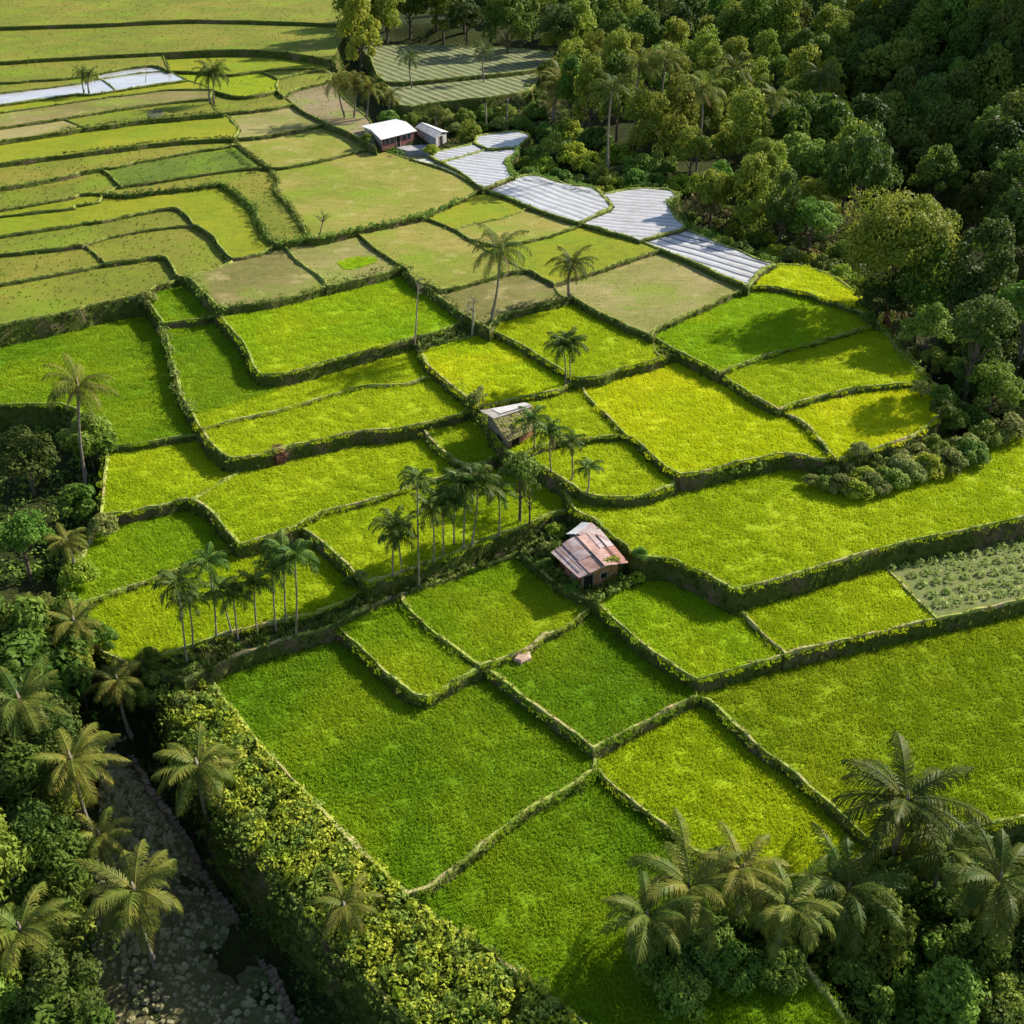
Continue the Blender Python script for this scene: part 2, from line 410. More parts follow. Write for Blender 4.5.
def catmull(P, n=3):
    if len(P) < 3: return P[:]
    out = []
    for i in range(len(P)-1):
        p0 = P[max(i-1, 0)]; p1 = P[i]; p2 = P[i+1]; p3 = P[min(i+2, len(P)-1)]
        for k in range(n):
            t = k/n; r = []
            for a, b, c, d in zip(p0, p1, p2, p3):
                r.append(b+(c-b)*(3*t*t-2*t**3)+(c-a)*.4*(t-2*t*t+t**3)+(d-b)*.4*(t**3-t*t))
            out.append(tuple(r))
    out.append(P[-1]); return out
nodes = []
for P, st in LN:
    for e in (0, -1):
        for q in nodes:
            if math.dist(q, P[e]) < 3.6: P[e] = q; break
        else: nodes.append(P[e])
lines = []
for P, st in LN:
    C = catmull(P, 3) if len(P) > 2 else P[:]
    fine = [C[0]]
    for p in C[1:]:
        q = fine[-1]; L = math.dist(p, q); k = max(1, int(L/14))
        for i in range(1, k+1):
            fine.append((q[0]+(p[0]-q[0])*i/k, q[1]+(p[1]-q[1])*i/k))
    lines.append([fine, st])
def wob(p):
    if p[0] < -70 or p[0] > 1100 or p[1] > 1090 or p[1] < -50: return p
    a = .35+.9*max(0, min(1, p[1]/700))
    v = noise.noise_vector(Vector((p[0]*.05, p[1]*.05, 3.3)))*a*1.5
    v2 = noise.noise_vector(Vector((p[0]*.16, p[1]*.16, 8.3)))*a*.8
    return (p[0]+v.x+v2.x, p[1]+(v.y+v2.y)*.6)
lines = [[[wob(p) for p in L], st] for L, st in lines]
# snap the end of each line to another line's end or onto its run
def seg_near(p, a, b):
    dx, dy = b[0]-a[0], b[1]-a[1]; l = dx*dx+dy*dy
    t = 0 if l == 0 else max(0, min(1, ((p[0]-a[0])*dx+(p[1]-a[1])*dy)/l))
    q = (a[0]+dx*t, a[1]+dy*t); return math.dist(p, q), t, q
for i, (L, st) in enumerate(lines):
    for end in (0, -1):
        p = L[end]; best = (9, None)
        if any(p == q for j, (M, _) in enumerate(lines) if j != i for q in M): continue
        for j, (M, _) in enumerate(lines):
            if j == i: continue
            for k, q in enumerate(M):
                d = math.dist(p, q)
                if d < 1.5 and d*.5 < best[0]: best = (d*.5, ('v', j, k, q))
            for k in range(len(M)-1):
                d, t, q = seg_near(p, M[k], M[k+1])
                if d < best[0]: best = (d, ('s', j, k, q))
        if best[1]:
            kd, j, k, q = best[1]
            if kd == 's': lines[j][0].insert(k+1, q)
            L[end] = q
# planar arrangement
segs = []
for L, st in lines:
    for a, b in zip(L, L[1:]):
        if math.dist(a, b) > 1e-6: segs.append([a, b, st])
cuts = [[] for _ in segs]
order = sorted(range(len(segs)), key=lambda i: min(segs[i][0][0], segs[i][1][0]))
for ii, i in enumerate(order):
    a, b, _ = segs[i]; mx = max(a[0], b[0]); ay0, ay1 = min(a[1], b[1]), max(a[1], b[1])
    for jj in range(ii+1, len(order)):
        j = order[jj]; c, d, _ = segs[j]
        if min(c[0], d[0]) > mx: break
        if max(c[1], d[1]) < ay0 or min(c[1], d[1]) > ay1: continue
        r = (b[0]-a[0], b[1]-a[1]); s = (d[0]-c[0], d[1]-c[1]); den = r[0]*s[1]-r[1]*s[0]
        if abs(den) < 1e-12: continue
        t = ((c[0]-a[0])*s[1]-(c[1]-a[1])*s[0])/den; u = ((c[0]-a[0])*r[1]-(c[1]-a[1])*r[0])/den
        if 1e-6 < t < 1-1e-6 and -1e-6 <= u <= 1+1e-6: cuts[i].append((t, (a[0]+r[0]*t, a[1]+r[1]*t)))
        if 1e-6 < u < 1-1e-6 and -1e-6 <= t <= 1+1e-6: cuts[j].append((u, (c[0]+s[0]*u, c[1]+s[1]*u)))
vid = {}; VP = []
def vkey(p):
    k = (round(p[0]*4), round(p[1]*4))
    for dx in (0, -1, 1):
        for dy in (0, -1, 1):
            if (k[0]+dx, k[1]+dy) in vid: return vid[(k[0]+dx, k[1]+dy)]
    vid[k] = len(VP); VP.append(p); return vid[k]
adj = {}; estyle = {}
for s, c in zip(segs, cuts):
    pts = [s[0]]+[p for _, p in sorted(c)]+[s[1]]
    ids = [vkey(p) for p in pts]
    for a, b in zip(ids, ids[1:]):
        if a != b:
            adj.setdefault(a, set()).add(b); adj.setdefault(b, set()).add(a)
            estyle[(min(a, b), max(a, b))] = s[2]
ch = True
while ch:
    ch = False
    for v in list(adj):
        if len(adj[v]) == 1:
            w = next(iter(adj[v])); adj[w].discard(v); del adj[v]; ch = True
        elif len(adj[v]) == 0: del adj[v]
ang = {v: sorted(adj[v], key=lambda w: math.atan2(VP[w][1]-VP[v][1], VP[w][0]-VP[v][0])) for v in adj}
seen = set(); faces = []
for v in adj:
    for w in adj[v]:
        if (v, w) in seen: continue
        f = []; a, b = v, w
        while (a, b) not in seen:
            seen.add((a, b)); f.append(a)
            r = ang[b]; k = r.index(a); c = r[(k+1) % len(r)]; a, b = b, c
        ar = .5*sum(VP[f[i]][0]*VP[f[(i+1) % len(f)]][1]-VP[f[(i+1) % len(f)]][0]*VP[f[i]][1] for i in range(len(f)))
        if abs(ar) > 3 and len(f) > 2: faces.append((ar, f))
# the one outer face has the opposite sign to all others
sgn = 1 if sum(1 for a, _ in faces if a > 0) > len(faces)/2 else -1
faces = [(abs(a), f) for a, f in faces if a*sgn > 0]
def inside(p, poly):
    c = False; n = len(poly); j = n-1
    for i in range(n):
        a, b = poly[i], poly[j]
        if (a[1] > p[1]) != (b[1] > p[1]) and p[0] < (b[0]-a[0])*(p[1]-a[1])/(b[1]-a[1])+a[0]: c = not c
        j = i
    return c
# seeds: x, y, z, palette, label
SEEDS = '''520,880,-.6,grn,deep green rice field at the bottom centre below a diagonal bund
400,780,0,grn,largest deep green rice field in the foreground with a notch at its upper right
720,780,-.2,gy,yellow green rice field above the clump of palms at the bottom right
860,720,0.5,gy2,large grassy green rice field at the lower right edge behind the single dark palm
600,680,0.75,grn,diamond shaped deep green rice field below the rusty roofed hut
405,650,1.0,mid,small bright rice field shaped like a lozenge left of the hut shadow
495,605,1.25,mid,rice field lying in the hut shadow directly left of the rusty hut
690,625,1.8,lime,bright lime rice field right of the rusty hut
825,610,2.0,gy,lime rice field directly left of the vegetable patch
950,585,2.0,veg,vegetable patch of grey green round plants at the right edge
590,570,2.0,dirt,weedy platform carrying the rusty roofed hut
780,530,4.2,gy,very wide yellow green rice field below the row of grey shrubs
240,645,1.5,dirt,weedy strip holding the left row of slender palms
460,540,3.3,gy,rice field behind the middle group of slender palms
240,600,2.1,gy,rice field behind the left row of slender palms
150,550,2.4,mid,rice field at the left edge below the leaning grey palm
170,480,3.6,gy,yellow green rice field enclosed by the big curved bank at left
330,490,3.7,gy,long yellow green rice field below the red earth patch
120,380,4.3,grn,large deep green rice field at the left edge in front of the tall grey palm
470,435,4.4,mid,small shaded rice field directly left of the white roofed hut
320,430,5.3,gy,long narrow yellow green rice field above the red earth patch
320,390,5.5,gy,yellow strip of rice crossed by the shadow of the tall palm
200,370,5.6,grn,green rice field with rounded lower edge inside the curved bank
340,330,7.1,lime,brightest green rice field with rounded corners at centre left
450,335,6.5,dirt,narrow weedy strip beside the dead tree stumps
500,370,6.4,yel,yellow green rice field directly above the white roofed hut
560,425,5.8,gy,rice field right of the white roofed hut
610,470,5.2,gy,small rice field with rounded lower edge between the slim palms
580,340,7.2,gy,rice field behind the short twin palm at centre
700,420,6.0,gold,large golden yellow rice field at centre right
671,353,6.9,dirt,small bare corner between three bunds at centre right
770,325,7.4,lime,lime rice field touched by the shadow of the big tree at right
830,370,7.0,gy,rice field between two thin bunds left of the forest edge
860,420,6.4,gold,golden yellow rice field above the row of grey shrubs
190,300,6.4,grn,small deep green paddy with a bushy left corner
260,275,8.15,brn,brownish stubble field at centre left
350,265,8.3,tan,stubble field with a small green patch in its middle
420,250,8.6,lit,pale stubble field left of the tall coconut palm crown
500,300,8.1,brn,reddish stubble field crossed by the trunk of the tall coconut palm
570,255,8.55,olib,pale yellow green field just above the short coconut palm
470,215,8.95,olib,small olive field below the white path
530,225,8.85,lit,small pale field right behind the tall coconut crown
650,290,8.05,tan,large pale stubble field with bare circle below the plastic beds
370,190,9.35,lit,large pale green field with a sandy patch below the white house
285,215,9.1,oli,field narrowing downward left of the large sandy field
240,225,8.5,olib,bright angular field inside the dark hedge at upper left
140,215,8.1,oli,long narrow olive field below the hedge at upper left
150,250,7.8,oli,olive field with a rounded right end at left
80,256,7.6,oli,tiny rounded field at the left edge
120,280,7.2,oli,olive field above the bushy corner at the left edge
90,185,9.2,oli,small dull green field at the upper left edge
80,204,8.8,olib,thin sliver field left of the dark hedge end
190,165,9.5,drkf,dull dark green field at upper left
120,160,9.9,oli,narrow field above the dull dark green field
150,135,10.7,olib,yellow green strip between two dark banks at upper left
150,113,11.6,oli,field with a dark burnt spot at upper left
70,124,11.5,tan,tiny stubble corner at the upper left edge
150,98,12.0,brn,brown stubble strip below the flooded paddies
120,93,12.2,olib,green margin directly below the flooded paddies
80,91,12.6,water,left flooded paddy reflecting the pale sky
150,80,12.6,water,right flooded paddy reflecting the pale sky
140,70,12.75,water,far narrow flooded paddy reflecting the pale sky
80,82,12.8,oli,green strip left of the flooded paddies
310,145,9.8,lit,pale stubble field left of the white house
280,118,10.4,tan,tan stubble field with a brown streak at top
250,105,11.0,oli,small olive field right of the twin palm at the top
240,84,11.7,limef,vivid lime field right of the twin palm at the top
210,65,12.3,olib,bright strip behind the twin palm at the top
300,80,11.7,oli,dull field beside the bare brown plots
280,72,12.0,oli,thin far field at the top
100,65,13.2,oli,far wide field behind the flooded paddies
120,40,14,oli,farthest field at the top left
120,0,15,oli,distant fields beyond the top of the terraces
320,105,11,soil,bare brown plots at the foot of the palm cluster
440,165,9.5,path,pale concrete path beside the plastic beds
455,156,9.9,mulch,small silver plastic covered bed nearest the white house
500,140,10.1,mulch,farthest silver plastic covered bed by the shrubs
485,168,9.8,mulch,silver plastic covered bed with a rounded right side
550,200,9.3,mulch,long silver plastic covered bed with diagonal rows
640,215,8.95,mulch,widest silver plastic covered bed with a pointed upper corner
710,256,8.6,mulchd,silver plastic bed with bold dark furrows at its right end
790,278,8.0,gold,small golden patch of rice at the forest edge
270,790,-.7,shrub,leafy yellow green shrub bed along the large foreground field
455,68,12.6,rows,far vegetable terrace with pale diagonal rows at the top
460,92,11.8,rows,nearer vegetable terrace with pale diagonal rows'''
ZS = .76
FACES = []
used = set(); missing = []
for s in SEEDS.split('\n'):
    x, y, z, k, lab = s.split(',', 4); x, y, z = float(x), float(y), float(z)
    best = None
    for i, (ar, f) in enumerate(faces):
        if (best is None or ar < faces[best][0]) and inside((x, y), [VP[v] for v in f]): best = i
    if best is None or best in used: missing.append((s[:40], best, [q['lab'] for q in FACES if q['f'] is faces[best][1]])); continue
    used.add(best); FACES.append(dict(f=faces[best][1], z=z*ZS+len(FACES)*.0013, k=k, lab=lab, seed=(x, y)))
print('SEEDS missing/duplicate:', missing)
print('unseeded:', [(round(ar), tuple(round(c) for c in VP[f[0]])) for i, (ar, f) in enumerate(faces) if i not in used and ar > 60])
for fa in FACES:
    fa['P'] = [at(*VP[v], fa['z']).xy for v in fa['f']]
    ar = .5*sum(a.x*b.y-b.x*a.y for a, b in zip(fa['P'], fa['P'][1:]+fa['P'][:1]))
    if ar < 0: fa['P'].reverse(); fa['f'] = fa['f'][::-1]
    fa['area'] = abs(ar)
    xs = [p.x for p in fa['P']]; ys = [p.y for p in fa['P']]; fa['bb'] = (min(xs), max(xs), min(ys), max(ys))
    fa['c'] = Vector((sum(xs)/len(xs), sum(ys)/len(ys)))
ef = {}
for i, fa in enumerate(FACES):
    f = fa['f']
    for a, b in zip(f, f[1:]+f[:1]): ef.setdefault((min(a, b), max(a, b)), []).append(i)

# ------------------------------------------------------------------ base terrain under and around the terraces
ctrl = []
for fa in FACES:
    st = max(1, len(fa['P'])//14)
    for p in fa['P'][::st]: ctrl.append((p.x, p.y, fa['z']-2.6))
    ctrl.append((fa['c'].x, fa['c'].y, fa['z']-2.8))
for x, y, z in [(140,760,-4),(110,700,-2.5),(80,850,-5),(200,900,-5.5),(250,960,-6),(60,1000,-6.5),(-60,800,-5),(-60,1000,-6.5),(300,1060,-6),(150,700,-2),(120,655,.3),(150,680,-.3),(60,600,0),(-60,560,0),(40,470,1),(-60,470,1),
      (860,920,-3),(960,900,-3.5),(1080,900,-4),(760,930,-2.5),(1080,1000,-5),(900,1050,-5),
      (965,420,4),(1000,380,2),(1080,330,-2),(940,345,3),(900,300,3),(960,270,-3),(1040,200,-6),(860,270,5),(830,240,4),(900,220,-2),(760,225,6.5),(700,200,8),(730,160,5),(800,170,1),(860,140,-2),(960,120,0),(1040,100,10),(1090,60,16),(960,60,8),(860,70,4),(760,90,7),(660,130,9),(620,170,9.3),(560,150,10),(600,90,10),(540,110,10),(680,60,10),(600,40,13),(760,40,14),(860,20,16),(460,118,9.8),(510,118,9.6),(410,135,10.6),(430,140,10.4),(395,140,10.8),(560,10,16),(700,0,20),(360,40,13),(440,20,15),(1000,460,4),(1080,440,3)]:
    z = z*ZS if z > 0 else z; p = at(x, y, z); ctrl.append((p.x, p.y, z))
ctrl += [(-300, 200, 8), (-300, 500, 20), (0, 600, 28), (300, 600, 38), (260, 300, 20), (300, 160, 12), (200, 60, 2), (-200, 40, -6), (0, -60, -8), (0, 6, -6), (-60, 20, -8), (60, 20, -6)]
CA = np.array(ctrl)
def base_z(x, y):
    d2 = (CA[:, 0]-x)**2+(CA[:, 1]-y)**2+1.0
    w = d2**-2.0
    return float((w*CA[:, 2]).sum()/w.sum())+80*math.exp(-((x-153)/44)**2-((y-262)/66)**2)  # last term: unseen hill added at the right to shade the top right forest
def ground_z(x, y):
    p = (x, y); best = None
    for fa in FACES:
        b = fa['bb']
        if b[0] <= x <= b[1] and b[2] <= y <= b[3] and inside(p, fa['P']):
            if best is None or fa['z'] > best: best = fa['z']
    return best if best is not None else base_z(x, y)
def hit(px, py, h=0.0, fn=ground_z):
    """point where the view ray is h metres above the ground"""
    d = ray(px, py).normalized(); t = 20.0; prev = t
    while t < 900:
        p = CAM+d*t
        if p.z-h < fn(p.x, p.y):
            a, b = prev, t
            for _ in range(9):
                m = (a+b)/2; p = CAM+d*m
                if p.z-h < fn(p.x, p.y): b = m
                else: a = m
            p = CAM+d*b; return Vector((p.x, p.y, fn(p.x, p.y)))
        prev = t; t += 1.6
    p = CAM+d*300; return Vector((p.x, p.y, fn(p.x, p.y)))

m, nt, ns, l_ = newmat('terrain')
f1 = noise_fac(nt, .25, 6, .65); f2 = noise_fac(nt, 2, 5, .7, .3, .7)
cc = mix(nt, f1, (.045,.065,.015), (.09,.10,.03)); cc = mix(nt, f2, cc, (.03,.04,.012))
finish(nt, cc, .95, .05, 0, f2, 1, .5); M_ter = m
xs = np.concatenate([np.arange(-1500, -260, 80), np.arange(-260, -130, 8), np.arange(-130, 170, 2.5), np.arange(170, 330, 8), np.arange(330, 1600, 80)])
ys = np.concatenate([np.arange(-400, 0, 40), np.arange(0, 290, 2.5), np.arange(290, 420, 7), np.arange(420, 2200, 80)])
v = []; f = []
rid = Vector((178, 190))
for y in ys:
    for x in xs:
        z = base_z(x, y)+noise.noise(Vector((x*.08, y*.08, 0)))*.5
        v.append((float(x), float(y), z))
nx = len(xs)
for j in range(len(ys)-1):
    for i in range(nx-1):
        a = j*nx+i; f.append((a, a+1, a+1+nx, a+nx))
me = bpy.data.meshes.new('terrain'); me.from_pydata(v, [], f); me.materials.append(M_ter)
me.polygons.foreach_set('use_smooth', [True]*len(f))
ter = link('terrain', me); tag(ter, kind='structure')

# special field materials
def dirvec(a, b, z):
    p, q = at(*a, z), at(*b, z); d = (q-p); return math.atan2(d.y, d.x)
def stripes(name, angle, period, light, dark, frac=.72, rough=.45, dist=.6, spec=.4, tint=None):
    m, nt, ns, ln = newmat(name)
    g = N(nt, 'ShaderNodeNewGeometry'); mp = N(nt, 'ShaderNodeMapping'); mp.vector_type = 'POINT'
    mp.inputs['Rotation'].default_value = (0, 0, -angle)
    ln.new(g.outputs['Position'], mp.inputs['Vector'])
    sx = N(nt, 'ShaderNodeSeparateXYZ')
    nz = N(nt, 'ShaderNodeTexNoise'); nz.inputs['Scale'].default_value = .16; ln.new(g.outputs['Position'], nz.inputs['Vector'])
    ln.new(mp.outputs[0], sx.inputs[0])
    ad = N(nt, 'ShaderNodeMath', operation='MULTIPLY_ADD'); ad.inputs[1].default_value = dist*2.2; ln.new(nz.outputs['Fac'], ad.inputs[0]); ln.new(sx.outputs['Y'], ad.inputs[2])
    dv = N(nt, 'ShaderNodeMath', operation='DIVIDE'); dv.inputs[1].default_value = period; ln.new(ad.outputs[0], dv.inputs[0])
    fr = N(nt, 'ShaderNodeMath', operation='PINGPONG'); fr.inputs[1].default_value = .5; ln.new(dv.outputs[0], fr.inputs[0])
    mr = N(nt, 'ShaderNodeMapRange'); mr.inputs['From Min'].default_value = .5*(1-frac)-.05; mr.inputs['From Max'].default_value = .5*(1-frac)+.05
    ln.new(fr.outputs[0], mr.inputs['Value'])
    n2 = noise_fac(nt, 1.2, 4, .6, .3, .75)
    lc = mix(nt, n2, light, tuple(x*.74 for x in light)); lc = mix(nt, noise_fac(nt, .35, 5, .7, .5, .72), lc, (light[0]*.62, light[1]*.60, light[2]*.54))
    dc = mix(nt, noise_fac(nt, .3, 3), dark, tint if tint else tuple(x*1.6 for x in dark))
    finish(nt, mix(nt, mr.outputs[0], dc, lc), rough, spec, 0, fr.outputs[0], .7, .35)
    return m
a5 = dirvec((590, 215), (680, 222), 9.4); a6 = dirvec((650, 240), (755, 270), 8.9); a4 = dirvec((520, 180), (590, 205), 9.9); a3 = dirvec((455, 165), (508, 172), 10.5)
SP = {}
MU = [(455,156,a3), (500,140,a3), (485,168,a3), (550,200,a4), (640,215,a5), (710,256,a6)]
for i, (x, y, a) in enumerate(MU):
    bold = i == 5
    SP[(x, y)] = stripes('plastic_mulch_%d' % i, a, 1.75 if bold else 1.45, (.47,.47,.485), (.06,.065,.08) if bold else (.19,.19,.20), .74 if bold else .80, .38, .5)
ar = dirvec((400, 85), (450, 105), 12)
SP[(455, 68)] = stripes('vegetable_rows_far', ar, 1.9, (.25,.24,.14), (.08,.10,.035), .32, .9, .3, .1)
SP[(460, 92)] = stripes('vegetable_rows_near', ar, 1.9, (.25,.24,.14), (.08,.10,.035), .36, .9, .3, .1)
m, nt, ns, l_ = newmat('paddy_water')
cw = mix(nt, noise_fac(nt, .25, 4, .6), (.34,.33,.34), (.42,.41,.42))  # pale sky reflection put into the water's base colour
finish(nt, cw, .16, .6, 0, noise_fac(nt, 3, 3), .05, .02); M_water = m
M_path = plain('concrete_path', (.46,.45,.38), (.34,.34,.26), 1.5, .85)
PAL2 = {'drkf': ((.13,.20,.025), (.10,.16,.02), (.16,.21,.03)), 'limef': ((.34,.43,.004), (.30,.38,.005), (.38,.42,.006))}
PAL.update(PAL2); FM.update({k: fieldmat(k) for k in PAL2})
FM['veg'] = plain('vegetable_soil', (.15,.16,.055), (.10,.13,.03), 1.5, .9)

def offset_ring(P, d, var=0):
    n = len(P); out = []; d0 = d
    for i in range(n):
        d = d0*(1+var*(noise.noise(Vector((P[i].x*.35, P[i].y*.35, 4)))+.6*noise.noise(Vector((P[i].x*1.3, P[i].y*1.3, 9)))))
        a, b, c = P[i-1], P[i], P[(i+1) % n]
        e1 = (b-a); e2 = (c-b)
        e1 = e1.normalized() if e1.length > 1e-6 else e2.normalized()
        e2 = e2.normalized() if e2.length > 1e-6 else e1
        n1 = Vector((-e1.y, e1.x)); n2 = Vector((-e2.y, e2.x)); m_ = n1+n2
        if m_.length < .3: m_ = n1
        m_.normalize(); out.append(b+m_*d/max(.55, m_.dot(n1)))
    return out
for i, fa in enumerate(FACES):
    z, k, P, f = fa['z'], fa['k'], fa['P'], fa['f']; x, y = fa['seed']; n = len(P)
    if tuple(fa['seed']) in SP: mat = SP[tuple(fa['seed'])]
    elif k == 'water': mat = M_water
    elif k == 'path': mat = M_path
    else: mat = FM[k]
    mb = MB(); mb.v = [(p.x, p.y, z) for p in P]
    for t in tessellate_polygon([[Vector((p.x, p.y, 0)) for p in P]]):
        a, b, c = t
        cr = (P[b]-P[a]).cross(P[c]-P[a]) if True else 0
        mb.f.append((a, b, c) if cr > 0 else (a, c, b)); mb.m.append(0)
    nm = {'water': 'flooded_paddy', 'path': 'footpath', 'mulch': 'mulched_field', 'mulchd': 'mulched_field', 'veg': 'vegetable_field', 'rows': 'vegetable_field',
          'soil': 'bare_field', 'dirt': 'weedy_ground', 'shrub': 'shrub_bed_ground'}.get(k, 'rice_field')
    o = mb.build(nm, mat); tag(o, fa['lab'], None, None, 'structure')
    dist = depth((fa['c'].x, fa['c'].y, z))
    if k in CROP:
        scatter(o, TUFT[k], 5.5 if dist < 90 else 4.2 if dist < 125 else 3.0, .75, 1.25, .06)
    elif k in ('dirt', 'shrub'): scatter(o, T_weedd, 4.5, .6, 1.3)
    elif k in ('oli', 'olib', 'drkf', 'limef', 'lit', 'tan', 'brn', 'soil'): scatter(o, T_weed if k in ('lit', 'tan', 'brn', 'olib') else T_weedd, 1.0 if dist < 190 else .5, .12, .4)
    # which edges carry this field's own bund, and where a bank drops away
    own = []; drop = []
    for a, b in zip(f, f[1:]+f[:1]):
        e = (min(a, b), max(a, b)); others = [q for q in ef[e] if q != i]
        zs = [FACES[q]['z'] for q in others]; st = estyle[e]
        far = VP[a][0] < -85 or VP[a][0] > 1105 or VP[a][1] > 1090 or VP[a][1] < -55
        top = all(z > q for q in zs)
        own.append(top and st != 's' and not far)
        dz = (z-max(zs)) if zs else 4.0
        drop.append(dz if top and not far else 0)
        if len(own) == 1: pass
    R1 = offset_ring(P, .06); R2 = offset_ring(P, (.36 if dist < 115 else .30) if k not in ('mulch', 'mulchd') else .5, .9); R3 = offset_ring(P, -.12)
    bh = .19 if k in CROP or k in ('veg',) else .16
    if dist > 150: bh += .0
    mb = MB()
    for j in range(n):
        if own[j]:
            j2 = (j+1) % n
            if drop[j] < .5 and dist < 260:   # low bund between level neighbours: a double sided ridge
                pass
            h1 = z+bh+noise.noise(Vector((P[j].x*.7, P[j].y*.7, 0)))*.2; h2 = z+bh+noise.noise(Vector((P[j2].x*.7, P[j2].y*.7, 0)))*.2
            a0, b0, a1, b1, a2, b2 = R3[j], R3[j2], R1[j], R1[j2], R2[j], R2[j2]
            m1a, m1b = a1.lerp(a2, .55), b1.lerp(b2, .55)
            mb.face([(a0.x, a0.y, z-.5), (b0.x, b0.y, z-.5), (b1.x, b1.y, h2), (a1.x, a1.y, h1)])
            mb.face([(a1.x, a1.y, h1), (b1.x, b1.y, h2), (m1b.x, m1b.y, h2-.02), (m1a.x, m1a.y, h1-.02)])
            mb.face([(m1a.x, m1a.y, h1-.02), (m1b.x, m1b.y, h2-.02), (b2.x, b2.y, z-.05), (a2.x, a2.y, z-.05)])
    if mb.f:
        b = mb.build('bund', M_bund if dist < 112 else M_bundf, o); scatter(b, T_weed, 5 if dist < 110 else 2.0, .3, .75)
    mb = MB(); Ra = offset_ring(P, -.10)
    for j in range(n):
        if drop[j] > .12:
            j2 = (j+1) % n; segn = 3; dpt = min(5.0, drop[j]+1.5)
            prev = (Vector((Ra[j].x, Ra[j].y, z-.02)), Vector((Ra[j2].x, Ra[j2].y, z-.02)))
            oj = (P[j]-offset_ring([P[j-1], P[j], P[j2]], -1)[1]); 
            for s_ in range(1, segn+1):
                q = dpt*s_/segn; cur = []
                for jj, base in ((j, Ra[j]), (j2, Ra[j2])):
                    e = P[(jj+1) % n]-P[jj-1]; nn = Vector((e.y, -e.x)); nn = nn.normalized() if nn.length > 1e-6 else Vector((0, 0))
                    w = .22*q + noise.noise(Vector((P[jj].x*.9, P[jj].y*.9, q*2)))*.25
                    cur.append(Vector((base.x+nn.x*w, base.y+nn.y*w, z-.02-q)))
                mb.face([cur[0], cur[1], prev[1], prev[0]]); prev = tuple(cur)
    if mb.f:
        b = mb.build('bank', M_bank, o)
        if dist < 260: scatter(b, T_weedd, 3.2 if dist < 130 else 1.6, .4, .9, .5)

# ------------------------------------------------------------------ plant meshes
def frond(mb, base, az, el, L, droop, rg, pairs, ll, lw, m=0, tw=0):
    pos = Vector(base); e = el; step = L/12; pts = [pos.copy()]; dirs = []
    for i in range(12):
        d = Vector((math.cos(az)*math.cos(e), math.sin(az)*math.cos(e), math.sin(e)))
        pos = pos+d*step; pts.append(pos.copy()); dirs.append(d); e -= droop/12*(.5+1.1*i/12)
    dirs.append(dirs[-1])
    side = Vector((-math.sin(az), math.cos(az), 0))
    mb.tube(pts, [lw*.55*(1-.8*i/12) for i in range(13)], 3, m)
    for i in range(pairs):
        t = .10+.90*i/(pairs-1); k = min(11, int(t*12)); fr = t*12-k
        p = pts[k].lerp(pts[k+1], min(1, fr)); d = dirs[k]; up = side.cross(d)*-1
        if up.z < 0: up = -up
        prof = min(1, .45+2.2*t)*min(1, (1.03-t)*2.6+.15)
        for s in (-1, 1):
            l = ll*prof*rg.uniform(.85, 1.12); aw = R(62-34*t)+rg.uniform(-.2, .2)
            hang = rg.uniform(.15, .75)+.3*t
            dd = (d*math.cos(aw)+side*s*math.sin(aw)); 
            mid = p+dd*l*.55+Vector((0, 0, -.10*l)); tip = p+dd*l*.9+Vector((0, 0, -hang*l))
            q = d*lw*.5
            n = len(mb.v); mb.v += [tuple(p-q), tuple(p+q), tuple(mid+q), tuple(mid-q), tuple(tip)]
            mb.f += [(n, n+1, n+2, n+3), (n+3, n+2, n+4)]; mb.m += [m, m]
def coco_crown(seed, mat, nf=22, dens=36, up=1.0, flat=False):
    rg = random.Random(seed); mb = MB()
    for i in range(nf):
        t = i/(nf-1); az = i*2.399+rg.uniform(-.3, .3); el = R(56-102*t if flat else 72-88*t)*up+rg.uniform(-.15, .15)
        frond(mb, (math.cos(az)*.03, math.sin(az)*.03, .02*(1-t)), az, el, rg.uniform(.85, 1.25)*(1-.1*t), R(rg.uniform(45, 85) if flat else rg.uniform(70, 125)), rg, dens, .26, .0175)
    return mb.mesh('coconut_crown', mat)
def dead_fronds(seed, n, mat):
    rg = random.Random(seed); mb = MB()
    for i in range(n):
        az = rg.uniform(0, 6.28); frond(mb, (math.cos(az)*.03, math.sin(az)*.03, -.03), az, R(-42), rg.uniform(.7, .95), R(50), rg, 18, .17, .03)
    return mb.mesh('dead_fronds', mat)
def nuts(seed):
    rg = random.Random(seed); mb = MB()
    for i in range(9):
        a = rg.uniform(0, 6.28); c = Vector((math.cos(a)*.075, math.sin(a)*.075, -.06-rg.uniform(0, .06)))
        mb.tube([c+Vector((0, 0, .035)), c+Vector((0, 0, .012)), c-Vector((0, 0, .02)), c-Vector((0, 0, .035))], [.012, .034, .03, .008], 6)
    return mb.mesh('coconuts', M_nut)
M_nut = plain('coconut_husk', (.22,.19,.05), (.14,.10,.03), 5, .6)
def areca_crown(seed, mat):
    rg = random.Random(seed); mb = MB()
    for i in range(14):
        t = i/13; az = i*2.399+rg.uniform(-.3, .3); el = R(80-75*t)
        frond(mb, (0, 0, 0), az, el, rg.uniform(.95, 1.2), R(rg.uniform(80, 125)), rg, 26, .36, .036)
    return mb.mesh('areca_crown', mat)
